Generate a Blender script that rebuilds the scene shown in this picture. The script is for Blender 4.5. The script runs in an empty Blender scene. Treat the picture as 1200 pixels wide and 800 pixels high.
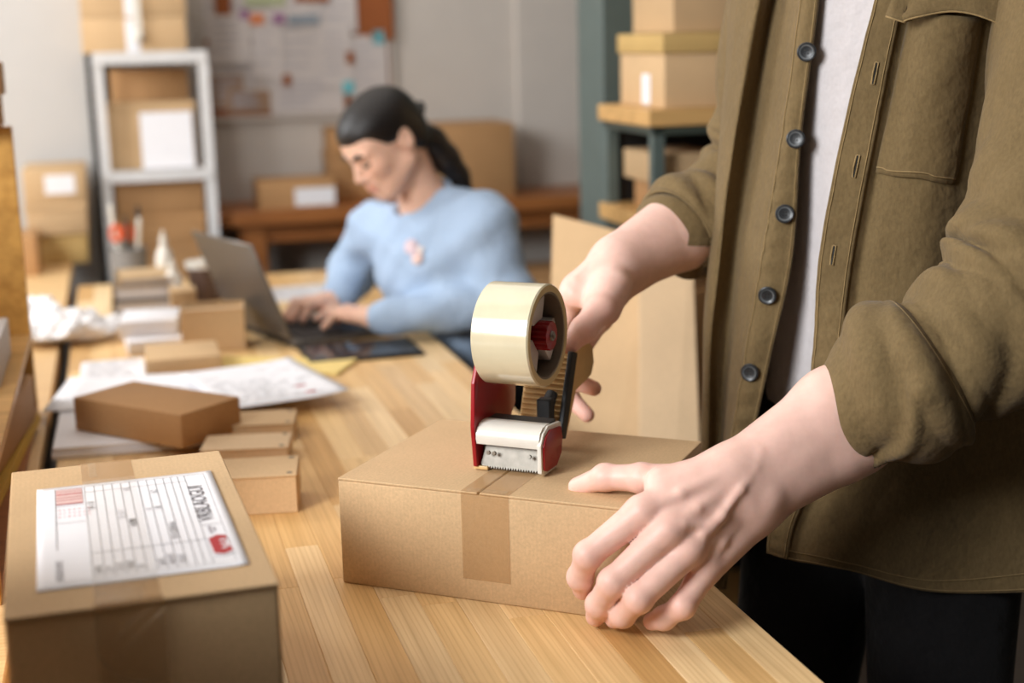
import bpy, bmesh, math, random
import numpy as np
from mathutils import Vector, Matrix, Euler

rnd = random.Random(7)
C = bpy.context.scene.collection
SC = bpy.context.scene
PI = math.pi
R = math.radians

# ------------------------------------------------------------------ camera
CAM_POS = Vector((0, 0, 1.35))
cam = bpy.data.cameras.new('camera')
cam.sensor_width = 36.0
cam.lens = 51.0                     # 1700 px on 1200
cam.clip_start = 0.05
camo = bpy.data.objects.new('camera', cam)
C.objects.link(camo)
CAM_ROT = Matrix.Rotation(R(90 - 11.8), 3, 'X') @ Matrix.Rotation(R(-1.43), 3, 'Z')
camo.matrix_world = Matrix.Translation(CAM_POS) @ CAM_ROT.to_4x4()
cam.dof.use_dof = True
cam.dof.focus_distance = 1.56
cam.dof.aperture_fstop = 2.6
cam.dof.aperture_blades = 9
SC.camera = camo

# ------------------------------------------------------------------ world and lights
ROOM = Matrix.Rotation(R(15), 4, 'Z')            # the room and the bench stand 15 degrees off the camera axis
def rm(a, b, z=0.0):
    return ROOM @ Vector((a, b, z))

w = bpy.data.worlds.new('world'); SC.world = w; w.use_nodes = True
bg = w.node_tree.nodes['Background']
bg.inputs[0].default_value = (1.0, 0.93, 0.84, 1)
bg.inputs[1].default_value = 0.03

def area(name, loc, target, sx, sy, power, col):
    l = bpy.data.lights.new(name, 'AREA'); l.shape = 'RECTANGLE'; l.size = sx; l.size_y = sy
    l.energy = power; l.color = col
    o = bpy.data.objects.new(name, l); C.objects.link(o); o.location = loc
    o.rotation_euler = (Vector(target) - Vector(loc)).to_track_quat('-Z', 'Z').to_euler()
    return o
area('window_daylight', rm(-1.55, 0.50, 1.98), rm(0.15, 1.45, 0.95), 1.0, 1.05, 88, (0.96, 0.98, 1.0))
area('window_daylight_far', rm(-1.55, 3.35, 1.95), rm(0.4, 3.6, 0.9), 1.0, 1.1, 47, (0.96, 0.98, 1.0))  # added fill that brightens the back wall and far end
cl = area('ceiling_panel_light', rm(0.15, 3.05, 2.66), rm(0.15, 3.05, 0), 2.0, 2.7, 17, (1.0, 0.97, 0.94))  # added soft overhead fill for the table and upward faces, no fixture
cl.rotation_euler = (0, 0, R(15))

SC.view_settings.view_transform = 'Standard'
SC.view_settings.look = 'None'
SC.view_settings.gamma = 1.0
SC.view_settings.exposure = 0.0
SC.view_settings.use_curve_mapping = False

# ------------------------------------------------------------------ materials
def lin(c):
    out = []
    for v in c[:3]:
        v = v / 255.0
        out.append(v / 12.92 if v <= 0.04045 else ((v + 0.055) / 1.055) ** 2.4)
    return tuple(out) + (1.0,)

MATS = {}
class NT:
    """tiny node helper"""
    def __init__(s, name):
        s.m = bpy.data.materials.new(name); s.m.use_nodes = True
        s.t = s.m.node_tree; s.b = s.t.nodes['Principled BSDF']; s.out = s.t.nodes['Material Output']
        MATS[name] = s.m
    def n(s, typ, **kw):
        nd = s.t.nodes.new(typ)
        for k, v in kw.items():
            if k[0] == 'i' and k[1:].isdigit(): nd.inputs[int(k[1:])].default_value = v
            elif k in nd.inputs: nd.inputs[k].default_value = v
            else: setattr(nd, k, v)
        return nd
    def l(s, a, b): s.t.links.new(a, b)
    def ramp(s, src, stops):
        r = s.n('ShaderNodeValToRGB')
        e = r.color_ramp.elements
        while len(e) < len(stops): e.new(0.5)
        for i, (p, c) in enumerate(stops):
            e[i].position = p; e[i].color = c if len(c) == 4 else tuple(c) + (1,)
        s.l(src, r.inputs[0]); return r
    def coord(s, kind='Object', scale=(1, 1, 1), rot=(0, 0, 0)):
        t = s.n('ShaderNodeTexCoord'); m = s.n('ShaderNodeMapping')
        m.inputs['Scale'].default_value = scale; m.inputs['Rotation'].default_value = rot
        s.l(t.outputs[kind], m.inputs['Vector']); return m.outputs[0]
    def noise(s, vec, scale, detail=4, rough=0.55):
        n = s.n('ShaderNodeTexNoise'); n.inputs['Scale'].default_value = scale
        n.inputs['Detail'].default_value = detail; n.inputs['Roughness'].default_value = rough
        s.l(vec, n.inputs['Vector']); return n.outputs[0]
    def mix(s, fac, a, b, mode='MIX'):
        m = s.n('ShaderNodeMix'); m.data_type = 'RGBA'; m.blend_type = mode
        for sock, v in ((m.inputs[0], fac), (m.inputs[6], a), (m.inputs[7], b)):
            if hasattr(v, 'links') or isinstance(v, bpy.types.NodeSocket): s.l(v, sock)
            else: sock.default_value = v
        return m.outputs[2]
    def bump(s, h, strength=0.2, dist=0.001, prev=None):
        b = s.n('ShaderNodeBump'); b.inputs['Strength'].default_value = strength; b.inputs['Distance'].default_value = dist
        s.l(h, b.inputs['Height'])
        if prev: s.l(prev, b.inputs['Normal'])
        return b.outputs[0]

def plain(name, rgb, rough=0.6, metal=0.0, var=0.06, scale=60, bump=0.05, spec=0.5, rand=0.0, **kw):
    s = NT(name); c = lin(rgb)
    vec = s.coord()
    f = s.noise(vec, scale)
    lo = tuple(x * (1 - var) for x in c[:3]) + (1,); hi = tuple(min(1, x * (1 + var)) for x in c[:3]) + (1,)
    r = s.ramp(f, [(0.3, lo), (0.7, hi)])
    col = r.outputs[0]
    if rand:
        oi = s.n('ShaderNodeObjectInfo')
        rr = s.ramp(oi.outputs['Random'], [(0, (1 - rand,) * 3), (1, (1 + rand * .4,) * 3)])
        col = s.mix(1.0, col, rr.outputs[0], 'MULTIPLY')
    s.l(col, s.b.inputs['Base Color'])
    s.b.inputs['Roughness'].default_value = rough; s.b.inputs['Metallic'].default_value = metal
    s.b.inputs['Specular IOR Level'].default_value = spec
    if bump: s.l(s.bump(f, bump), s.b.inputs['Normal'])
    for k, v in kw.items(): s.b.inputs[k.replace('_', ' ')].default_value = v
    return s.m

def cardboard(name, rgb, rand=0.10, flute=True):
    s = NT(name); c = lin(rgb); vec = s.coord()
    big = s.noise(vec, 7, 3); fib = s.noise(s.coord(scale=(1, 1, 1)), 340, 3, .7)
    def mul(k): return tuple(x * k for x in c[:3]) + (1,)
    a = s.ramp(big, [(0.3, mul(0.93)), (0.7, mul(1.05))])
    b = s.ramp(fib, [(0.25, (0.86,) * 3), (0.75, (1.1,) * 3)])
    col = s.mix(1.0, a.outputs[0], b.outputs[0], 'MULTIPLY')
    wv = s.n('ShaderNodeTexWave'); wv.wave_type = 'BANDS'; wv.bands_direction = 'X'
    wv.inputs['Scale'].default_value = 70; wv.inputs['Distortion'].default_value = 1.5
    s.l(vec, wv.inputs['Vector'])
    fl = s.ramp(wv.outputs[0], [(0, (0.985,) * 3), (1, (1.01,) * 3)])
    col = s.mix(1.0, col, fl.outputs[0], 'MULTIPLY')
    oi = s.n('ShaderNodeObjectInfo')
    rr = s.ramp(oi.outputs['Random'], [(0, (1 - rand,) * 3), (1, (1 + rand * .5,) * 3)])
    col = s.mix(1.0, col, rr.outputs[0], 'MULTIPLY')
    s.l(col, s.b.inputs['Base Color'])
    s.b.inputs['Roughness'].default_value = 0.72; s.b.inputs['Specular IOR Level'].default_value = 0.3
    n1 = s.bump(wv.outputs[0], 0.05, 0.0005); s.l(s.bump(fib, 0.12, 0.0004, n1), s.b.inputs['Normal'])
    return s.m

def wood(name, tones, grain=(3, 60, 60), rough=0.42, dark=0.72, gsc=1.0, rand=True):
    """pine stave: tone per object, long grain along local X"""
    s = NT(name)
    oi = s.n('ShaderNodeObjectInfo')
    tone = s.ramp(oi.outputs['Random'], [(i / max(1, len(tones) - 1), lin(t)) for i, t in enumerate(tones)])
    tc = s.n('ShaderNodeTexCoord'); ad = s.n('ShaderNodeVectorMath'); ad.operation = 'ADD'
    s.l(tc.outputs['Object'], ad.inputs[0])
    sc = s.n('ShaderNodeVectorMath'); sc.operation = 'SCALE'; sc.inputs['Scale'].default_value = 37.0
    cx = s.n('ShaderNodeCombineXYZ')
    for i in range(3): s.l(oi.outputs['Random'], cx.inputs[i])
    s.l(cx.outputs[0], sc.inputs[0]); s.l(sc.outputs[0], ad.inputs[1])
    mp = s.n('ShaderNodeMapping'); mp.inputs['Scale'].default_value = grain
    s.l(ad.outputs[0], mp.inputs['Vector'])
    g = s.noise(mp.outputs[0], 1.0 * gsc, 5, .6)
    mp2 = s.n('ShaderNodeMapping'); mp2.inputs['Scale'].default_value = (grain[0] * .5, grain[1] * .45, grain[2] * .45)
    s.l(ad.outputs[0], mp2.inputs['Vector'])
    wv = s.n('ShaderNodeTexWave'); wv.bands_direction = 'Y'; wv.inputs['Scale'].default_value = 1.3 * gsc
    wv.inputs['Distortion'].default_value = 7; wv.inputs['Detail'].default_value = 3; wv.inputs['Detail Scale'].default_value = 0.8
    s.l(mp2.outputs[0], wv.inputs['Vector'])
    gr = s.ramp(g, [(0.30, (dark, dark * .94, dark * .86)), (0.62, (1.04, 1.04, 1.04))])
    wr = s.ramp(wv.outputs[0], [(0.0, (0.88, 0.83, 0.76)), (0.35, (1, 1, 1))])
    col = s.mix(1.0, tone.outputs[0], gr.outputs[0], 'MULTIPLY')
    col = s.mix(0.8, col, wr.outputs[0], 'MULTIPLY')
    s.l(col, s.b.inputs['Base Color']); s.b.inputs['Roughness'].default_value = rough
    s.b.inputs['Specular IOR Level'].default_value = 0.4
    s.l(s.bump(g, 0.08, 0.0006), s.b.inputs['Normal'])
    return s.m

def clear_tape(name, amount=0.72, tint=(206, 166, 110), rough=0.12, bumpy=0.35):
    s = NT(name)
    tr = s.n('ShaderNodeBsdfTransparent'); mx = s.n('ShaderNodeMixShader'); mx.inputs[0].default_value = 1 - amount
    s.l(tr.outputs[0], mx.inputs[1]); s.l(s.b.outputs[0], mx.inputs[2]); s.l(mx.outputs[0], s.out.inputs[0])
    s.b.inputs['Base Color'].default_value = lin(tint); s.b.inputs['Roughness'].default_value = rough
    s.b.inputs['Specular IOR Level'].default_value = 0.9
    f = s.noise(s.coord(scale=(1, 1, 1)), 45, 2)
    s.l(s.bump(f, bumpy, 0.002), s.b.inputs['Normal'])
    return s.m

kraft = cardboard('kraft_cardboard', (207, 174, 132))
kraft_dark = cardboard('brown_cardboard', (186, 142, 96))
kraft_yellow = cardboard('yellow_cardboard', (204, 170, 108))
kraft_pale = cardboard('pale_cardboard', (218, 188, 150), rand=.05)
bench_wood = wood('pine_stave', [(240, 204, 148), (222, 178, 116), (250, 226, 182), (210, 164, 102), (236, 198, 140), (248, 216, 166), (228, 186, 126)], grain=(3, 90, 50), dark=.84)
desk_wood = wood('desk_wood', [(224, 186, 134), (230, 194, 142)], grain=(3, 60, 60), dark=.86)
cab_wood = wood('oak_veneer', [(210, 162, 86), (204, 154, 80)], grain=(50, 3, 50))
shelf_wood = wood('shelf_wood', [(168, 108, 58), (160, 100, 54)], grain=(3, 50, 50))
pale_wood = wood('pale_shelf_wood', [(214, 172, 112), (208, 164, 104)], grain=(3, 50, 50))
wall_mat = plain('wall_paint', (202, 194, 185), 0.9, var=.02, scale=12, bump=.03, spec=.2)
wall_white = plain('white_wall_paint', (194, 192, 189), 0.9, var=.015, scale=12, bump=.03, spec=.2)
floor_mat = plain('floor_concrete', (96, 84, 74), 0.7, var=.12, scale=9, bump=.05)
white_metal = plain('pale_grey_metal', (216, 215, 214), 0.4, var=.05, scale=20)
green_metal = plain('green_grey_metal', (88, 100, 96), 0.5, var=.06, scale=15)
green_dark = plain('dark_green_metal', (62, 70, 62), 0.5, var=.06, scale=15)
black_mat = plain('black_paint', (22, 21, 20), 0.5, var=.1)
paper = plain('white_paper', (238, 237, 240), 0.8, var=.015, scale=30, bump=.04, spec=.2, rand=.05)
paper_grey = plain('grey_paper', (206, 200, 196), 0.8, var=.03, scale=30, spec=.2, rand=.12)
ink = plain('grey_ink', (108, 104, 108), 0.8, bump=0)
ink_dark = plain('dark_ink', (74, 70, 72), 0.8, bump=0)
ink_pale = plain('pale_ink', (172, 168, 174), 0.8, bump=0)
ink_red = plain('red_print', (186, 74, 74), 0.8, bump=0)
ink_pink = plain('pink_print', (216, 186, 180), 0.8, bump=0)
red_logo = plain('red_sticker', (176, 26, 36), 0.5, bump=0)
tape_mat = clear_tape('clear_tape', .80, (196, 152, 98), .16, .25)
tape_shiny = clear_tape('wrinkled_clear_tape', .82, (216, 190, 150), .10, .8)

# ------------------------------------------------------------------ mesh helpers
class MB:
    def __init__(s): s.bm = bmesh.new()
    def _t(s, vs, M):
        if M is not None: bmesh.ops.transform(s.bm, matrix=M, verts=vs)
    def box(s, c, d, M=None, rot=None, bev=0.0, seg=1):
        r = bmesh.ops.create_cube(s.bm, size=1.0); vs = r['verts']
        bmesh.ops.scale(s.bm, vec=d, verts=vs)
        if bev > 0:
            es = list({e for v in vs for e in v.link_edges})
            rb = bmesh.ops.bevel(s.bm, geom=es, offset=bev, segments=seg, profile=0.5, affect='EDGES')
            vs = list({v for f in rb['faces'] for v in f.verts} | {v for v in vs if v.is_valid})
        if rot is not None: bmesh.ops.rotate(s.bm, cent=(0, 0, 0), matrix=Euler(rot).to_matrix(), verts=vs)
        bmesh.ops.translate(s.bm, vec=c, verts=vs); s._t(vs, M); return vs
    def cone(s, p0, p1, r0, r1, seg=20, caps=True):
        p0, p1 = Vector(p0), Vector(p1); d = p1 - p0
        r = bmesh.ops.create_cone(s.bm, cap_ends=caps, segments=seg, radius1=r0, radius2=r1, depth=d.length)
        M = Matrix.Translation((p0 + p1) / 2) @ d.to_track_quat('Z', 'Y').to_matrix().to_4x4()
        s._t(r['verts'], M); return r['verts']
    def lathe(s, prof, seg=32, M=None, close=False):
        rings = []
        for (r, z) in prof:
            rings.append([s.bm.verts.new((r * math.cos(2 * PI * k / seg), r * math.sin(2 * PI * k / seg), z)) for k in range(seg)])
        n = len(rings)
        for i in range(n if close else n - 1):
            a, b = rings[i], rings[(i + 1) % n]
            for k in range(seg):
                s.bm.faces.new((a[k], a[(k + 1) % seg], b[(k + 1) % seg], b[k]))
        if not close:
            s.bm.faces.new(list(reversed(rings[0]))); s.bm.faces.new(rings[-1])
        vs = [v for r in rings for v in r]; s._t(vs, M); return vs
    def prism(s, poly, z0, z1, M=None, bev=0):
        a = [s.bm.verts.new((x, y, z0)) for x, y in poly]; b = [s.bm.verts.new((x, y, z1)) for x, y in poly]
        n = len(poly); fs = [s.bm.faces.new(list(reversed(a))), s.bm.faces.new(b)]
        for i in range(n): fs.append(s.bm.faces.new((a[i], a[(i + 1) % n], b[(i + 1) % n], b[i])))
        vs = a + b
        if bev:
            es = list({e for f in fs for e in f.edges})
            rb = bmesh.ops.bevel(s.bm, geom=es, offset=bev, segments=2, profile=.5, affect='EDGES')
            vs = list({v for f in rb['faces'] for v in f.verts} | {v for v in vs if v.is_valid})
        s._t(vs, M); return vs
    def tube(s, pts, rad, seg=10, caps=True):
        pts = [Vector(p) for p in pts]; n = len(pts)
        rads = rad if hasattr(rad, '__len__') else [rad] * n
        up = Vector((0, 0, 1)); rings = []
        for i, p in enumerate(pts):
            t = (pts[min(i + 1, n - 1)] - pts[max(i - 1, 0)]).normalized()
            x = t.cross(up)
            if x.length < 1e-3: x = t.cross(Vector((1, 0, 0)))
            x.normalize(); y = t.cross(x)
            rings.append([s.bm.verts.new(p + rads[i] * (math.cos(2 * PI * k / seg) * x + math.sin(2 * PI * k / seg) * y)) for k in range(seg)])
        for i in range(n - 1):
            for k in range(seg): s.bm.faces.new((rings[i][k], rings[i][(k + 1) % seg], rings[i + 1][(k + 1) % seg], rings[i + 1][k]))
        if caps: s.bm.faces.new(list(reversed(rings[0]))); s.bm.faces.new(rings[-1])
    def quad(s, pts): return s.bm.faces.new([s.bm.verts.new(p) for p in pts])
    def grid(s, fn, nu, nv, M=None, thick=0.0):
        g = [[s.bm.verts.new(fn(i / nu, j / nv)) for j in range(nv + 1)] for i in range(nu + 1)]
        for i in range(nu):
            for j in range(nv): s.bm.faces.new((g[i][j], g[i + 1][j], g[i + 1][j + 1], g[i][j + 1]))
        vs = [v for r in g for v in r]; s._t(vs, M); return vs
    def build(s, name, mat, parent=None, smooth=False, autosmooth=None, thick=0):
        bmesh.ops.recalc_face_normals(s.bm, faces=s.bm.faces)
        if thick:
            bmesh.ops.solidify(s.bm, geom=list(s.bm.faces), thickness=thick)
        me = bpy.data.meshes.new(name); s.bm.to_mesh(me); s.bm.free()
        me.materials.append(mat)
        if smooth or autosmooth:
            me.polygons.foreach_set('use_smooth', [True] * len(me.polygons))
            if autosmooth: me.set_sharp_from_angle(angle=R(autosmooth))
        o = bpy.data.objects.new(name, me); C.objects.link(o)
        if parent: o.parent = parent
        return o

def tag(o, label=None, cat=None, group=None, kind=None):
    if label: o['label'] = label
    if cat: o['category'] = cat
    if group: o['group'] = group
    if kind: o['kind'] = kind
    return o
def thing(name, label, cat, loc=(0, 0, 0), rz=0.0, group=None, rot=None):
    o = bpy.data.objects.new(name, None); o.empty_display_size = .05; C.objects.link(o)
    o.location = loc; o.rotation_euler = rot if rot else (0, 0, rz)
    return tag(o, label, cat, group)
def struct(o): o['kind'] = 'structure'; return o
def copy_tree(o, parent=None):
    c = o.copy(); C.objects.link(c)
    if parent: c.parent = parent
    for ch in list(o.children): copy_tree(ch, c)
    return c
def text_mesh(txt, size, name, mat, parent, M, font_shear=0, extrude=0.0):
    cu = bpy.data.curves.new(name, 'FONT'); cu.body = txt; cu.size = size; cu.extrude = extrude; cu.resolution_u = 2
    cu.align_x = 'LEFT'
    tmp = bpy.data.objects.new(name, cu); C.objects.link(tmp)
    dg = bpy.context.evaluated_depsgraph_get()
    me = bpy.data.meshes.new_from_object(tmp.evaluated_get(dg)); bpy.data.objects.remove(tmp)
    me.transform(M); me.materials.clear(); me.materials.append(mat)
    o = bpy.data.objects.new(name, me); C.objects.link(o); o.parent = parent
    return o

RZ = R(15)                                      # room heading
# ------------------------------------------------------------------ the room
def room_box(name, a0, a1, b0, b1, z0, z1, mat, bev=0):
    m = MB(); m.box(((a0 + a1) / 2, (b0 + b1) / 2, (z0 + z1) / 2), (a1 - a0, b1 - b0, z1 - z0), M=ROOM, bev=bev)
    return struct(m.build(name, mat))
room_box('floor', -2.6, 3.2, -1.6, 5.2, -.06, 0, floor_mat)
room_box('ceiling', -2.6, 3.2, -1.6, 5.2, 2.7, 2.76, wall_mat)
room_box('wall_back', -.30, 3.2, 4.85, 4.97, 0, 2.7, wall_mat)
room_box('trim_1', 1.335, 1.75, 4.825, 4.85, 0, 2.7, wall_mat, .004)
room_box('wall_left', -2.45, -.068, 4.62, 4.85, 0, 2.7, wall_white)
room_box('trim_3', -.066, -.048, 4.60, 4.64, 0, 2.7, black_mat)  # black strip standing in for the shade between white wall and rack
room_box('wall_right', 3.1, 3.2, -1.6, 4.85, 0, 2.7, green_dark)
m = MB()                                        # the window wall; its second opening is added for the far fill light
for b0, b1, z0, z1 in ((-1.6, -.075, 0, 2.7), (1.075, 2.80, 0, 2.7), (3.95, 4.62, 0, 2.7), (-.075, 1.075, 0, 1.3), (2.80, 3.95, 0, 1.3), (-.075, 1.075, 2.66, 2.7), (2.80, 3.95, 2.66, 2.7)):
    m.box((-1.72, (b0 + b1) / 2, (z0 + z1) / 2), (.12, b1 - b0, z1 - z0), M=ROOM)
bmesh.ops.remove_doubles(m.bm, verts=m.bm.verts, dist=1e-4)
struct(m.build('wall_side', wall_white))
for k, b0 in enumerate((-.075, 2.80)):  # the second frame goes round the added far fill
    win = struct(thing('window_%d' % (k + 1), None, None)); win.matrix_world = ROOM
    for y in (b0 + .025, b0 + .575, b0 + 1.125):
        m = MB(); m.box((-1.74, y, 1.98), (.06, .05, 1.36)); m.build('window_post', white_metal, win)
    for z in (1.325, 2.635):
        m = MB(); m.box((-1.74, b0 + .575, z), (.07, 1.15, .05)); m.build('window_rail', white_metal, win)
# ------------------------------------------------------------------ packing table (glued staves along its length)
tbl = thing('packing_table', 'long pine packing table of glued staves under the parcels and laptop', 'table', rm(0, 0, 0), RZ)
TW0, TW1, TB0, TB1, TZ = -.12, .604, 1.10, 3.87, .75
ns = 18; sw = (TW1 - TW0) / ns
for i in range(ns):
    y = TB0 - rnd.uniform(0, .4)
    while y < TB1:
        L = rnd.uniform(.32, .72); y0, y1 = max(y, TB0), min(y + L, TB1); y += L
        if y1 - y0 < .02: continue
        m = MB(); m.box((0, 0, 0), (y1 - y0, sw - .0002, .032), bev=.0006)
        o = m.build('stave', bench_wood, tbl)
        o.location = (TW0 + (i + .5) * sw, (y0 + y1) / 2, TZ - .016); o.rotation_euler = (0, 0, PI / 2)
for a in (TW0 + .06, TW1 - .06):
    for b in (TB0 + .1, TB1 - .1):
        m = MB(); m.box((a, b, .36), (.06, .06, .72), bev=.004); m.build('leg', green_dark, tbl)
for b in (TB0 + .1, TB1 - .1):
    m = MB(); m.box(((TW0 + TW1) / 2, b, .69), (TW1 - TW0 - .18, .04, .06)); m.build('crossbar', green_dark, tbl)

# side desk left of the black gap
dsk = thing('side_desk', 'pale wooden side desk running along the white wall past the black gap', 'desk', rm(0, 0, 0), RZ)
y = .55
for k in range(3):
    y1 = y + 1.32
    m = MB(); m.box(((-.144 - .95) / 2, (y + y1) / 2 - .002, .735), (.806, y1 - y - .004, .03), bev=.002); m.build('desk_top', desk_wood, dsk); y = y1
for a in (-.27, -.87):
    for b in (.7, 2.5, 4.3):
        m = MB(); m.box((a, b, .36), (.05, .05, .72)); m.build('leg', black_mat, dsk)
m = MB(); m.box((-.17, 3.0, .66), (.02, 3.0, .12)); m.build('apron', black_mat, dsk)

# ------------------------------------------------------------------ boxes
def carton(name, label, loc, rz, dims, mat=kraft, cat='box', seam=None, tape=None, lid=0, papers=(), group=None, rot=None, tapemat=None, bev=.002):
    """box standing on loc (centre of its base). seam: axis the top seam runs along; papers: (face, u0, u1, v0, v1)"""
    L, W, H = dims
    t = thing(name, label, cat, loc, rz, group, rot)
    h = H - (.003 if seam else 0)
    m = MB(); m.box((0, 0, h / 2), (L, W, h), bev=bev, seg=2); m.build('body', mat, t, autosmooth=50)
    if seam == 'y':
        for sx in (-1, 1):
            m = MB(); m.box((sx * (L / 4 + .0006), 0, H - .0015), (L / 2 - .0012, W, .003), bev=.0008); m.build('flap', mat, t)
    elif seam == 'x':
        for sy in (-1, 1):
            m = MB(); m.box((0, sy * (W / 4 + .0006), H - .0015), (L, W / 2 - .0012, .003), bev=.0008); m.build('flap', mat, t)
    if lid:
        m = MB(); m.box((0, 0, H - lid / 2 + .001), (L + .006, W + .006, lid), bev=.002); m.build('lid', mat, t)
    if tape:
        ax, tw, drop = tape; e = .0006; q = .0016
        m = MB()
        if ax == 'y':
            m.box((0, 0, H + e / 2), (tw, W + 2 * q, e))
            for s in (-1, 1): m.box((0, s * (W / 2 + q), H - drop / 2), (tw, e, drop))
        else:
            m.box((0, 0, H + e / 2), (L + 2 * q, tw, e))
            for s in (-1, 1): m.box((s * (L / 2 + q), 0, H - drop / 2), (e, tw, drop))
        m.build('tape', tapemat or tape_mat, t)
    for face, u0, u1, v0, v1 in papers:
        m = MB(); e = .001; x = lid and .0045 or .001
        if face == 'front': m.box((L * ((u0 + u1) / 2 - .5), -W / 2 - x, H * (v0 + v1) / 2), (L * (u1 - u0), e, H * (v1 - v0)))
        elif face == 'left': m.box((-L / 2 - x, W * ((u0 + u1) / 2 - .5), H * (v0 + v1) / 2), (e, W * (u1 - u0), H * (v1 - v0)))
        else: m.box((L * ((u0 + u1) / 2 - .5), W * ((v0 + v1) / 2 - .5), H + x), (L * (u1 - u0), W * (v1 - v0), e))
        m.build('paper_label', paper, t)
    return t

# the parcel being taped
BY = R(-23.2)
BU = Vector((math.cos(BY), math.sin(BY), 0)); BV = Vector((-math.sin(BY), math.cos(BY), 0))
BFL = Vector((-.199, 1.558, 0)); BL, BW, BH = .345, .268, .124
bc = BFL + BU * BL / 2 + BV * BW / 2
pb = carton('parcel_box', 'brown cardboard parcel under the tape dispenser held by the hands', (bc.x, bc.y, TZ), BY, (BL, BW, BH), kraft, seam='y')
BT = TZ + BH
def bxp(s, t, z=0.0):
    """point on the parcel: s along its front, t into its depth, z above its top"""
    return BFL + BU * s + BV * t + Vector((0, 0, BT + z))
m = MB()                                        # sealing tape: laid strip from the dispenser over the edge and down the front
s0, s1 = .152, .208
lx0, lx1 = s0 - BL / 2, s1 - BL / 2
m.box(((lx0 + lx1) / 2, -BW / 2 + .05, BH + .0004), (lx1 - lx0, .10, .0005))
m.box(((lx0 + lx1) / 2, -BW / 2 - .0008, BH / 2 + .012), (lx1 - lx0, .0006, BH - .026))
m.build('tape', tape_mat, pb)
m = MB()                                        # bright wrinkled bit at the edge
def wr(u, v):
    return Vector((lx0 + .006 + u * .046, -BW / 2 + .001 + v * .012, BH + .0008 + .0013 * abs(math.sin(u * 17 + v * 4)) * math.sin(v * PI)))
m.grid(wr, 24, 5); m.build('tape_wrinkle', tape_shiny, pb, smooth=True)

# the finished carton with its shipping label (front left)
CY = R(17.5)
CU = Vector((math.cos(CY), math.sin(CY), 0)); CV = Vector((-math.sin(CY), math.cos(CY), 0))
CL, CW, CH = .207, .405, .18
cfr = Vector((-.190, 1.089, 0))
cc = cfr - CU * CL / 2 + CV * CW / 2
ct = carton('labelled_carton', 'large cardboard carton with white shipping label at the front left', (cc.x, cc.y, TZ), CY, (CL, CW, CH), kraft, seam=None, bev=.004)
# top lid panel that overlaps the front by a hair, dark slit under its front edge
m = MB(); m.box((0, -.0015, CH + .0012), (CL + .001, CW + .002, .003), bev=.001); m.build('lid', kraft, ct)
ctop = CH + .0028
m = MB(); m.box((-.012, -CW / 2 - .0012 - .0022, CH - .055), (.052, .0006, .122)); m.box((-.012, 0, ctop + .0003), (.050, CW + .004, .0005)); m.build('tape', tape_mat, ct)
def crease(pts, rad):
    q = MB(); q.tube(pts, rad, 6); return q
yf = -CW / 2 - .0042
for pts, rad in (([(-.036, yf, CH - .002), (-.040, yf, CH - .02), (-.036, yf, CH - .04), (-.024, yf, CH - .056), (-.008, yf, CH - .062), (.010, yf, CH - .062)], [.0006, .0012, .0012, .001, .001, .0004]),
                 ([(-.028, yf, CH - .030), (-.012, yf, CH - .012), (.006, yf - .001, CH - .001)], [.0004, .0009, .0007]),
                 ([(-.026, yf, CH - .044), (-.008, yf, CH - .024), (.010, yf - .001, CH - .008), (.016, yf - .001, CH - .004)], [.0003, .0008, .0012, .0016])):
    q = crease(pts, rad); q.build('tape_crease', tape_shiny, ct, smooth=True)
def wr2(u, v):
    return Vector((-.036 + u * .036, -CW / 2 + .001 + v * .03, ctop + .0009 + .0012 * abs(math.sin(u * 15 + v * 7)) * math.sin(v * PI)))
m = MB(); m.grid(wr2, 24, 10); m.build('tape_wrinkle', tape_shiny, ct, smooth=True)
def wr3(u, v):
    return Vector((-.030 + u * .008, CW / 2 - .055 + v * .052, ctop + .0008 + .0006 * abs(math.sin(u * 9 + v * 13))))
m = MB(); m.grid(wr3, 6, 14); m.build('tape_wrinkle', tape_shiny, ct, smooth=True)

# two cartons added just out of frame to shade the labelled carton's front
carton('waiting_carton', 'closed carton on the side desk left of the labelled carton, lower of two', (-.590, .83, TZ), CY, (.26, .30, .25), kraft, seam='y')
carton('waiting_carton', 'closed carton on the side desk left of the labelled carton, upper of two', (-.595, .835, TZ + .2505), CY + R(4), (.25, .28, .15), kraft_dark, seam='y')
# ------------------------------------------------------------------ tape dispenser on the parcel
red_pl = plain('red_plastic', (150, 14, 24), 0.32, var=.05, bump=.02)
tan_pl = plain('tan_plastic', (218, 182, 124), 0.42, var=.05)
pale_pl = plain('pale_grey_plastic', (214, 208, 200), 0.4, var=.05)
white_pl = plain('white_plastic', (226, 221, 210), 0.3, var=.03)
steel = plain('brushed_steel', (140, 135, 126), 0.48, metal=.85, var=.14, scale=90)
roll_mat = plain('cream_tape_roll', (214, 203, 172), 0.16, var=.06, scale=25, bump=.02, spec=.8, Coat_Weight=.6, Coat_Roughness=.08)
roll_side = plain('tape_roll_edge', (206, 184, 130), 0.35, var=.05, scale=20)
core_mat = plain('roll_core', (120, 108, 92), 0.6)
gp = bxp(.177, .102, .0012)
gun = thing('tape_dispenser', 'hand-held tape dispenser with cream tape roll, standing on the brown parcel', 'tape dispenser', gp, BY - R(1.5))
YZ = Matrix(((0, 0, 1, 0), (1, 0, 0, 0), (0, 1, 0, 0), (0, 0, 0, 1)))     # prism drawn in (y,z), extruded along x
def gx(x): return Matrix.Translation((x, 0, 0)) @ YZ
m = MB(); m.prism([(-.030, .004), (-.020, .0), (.030, .0), (.052, .030), (.078, .052), (.082, .085), (.060, .155), (.0, .158), (-.03, .10), (-.034, .05)], -.0024, .0024, M=gx(-.040), bev=.001)
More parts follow.
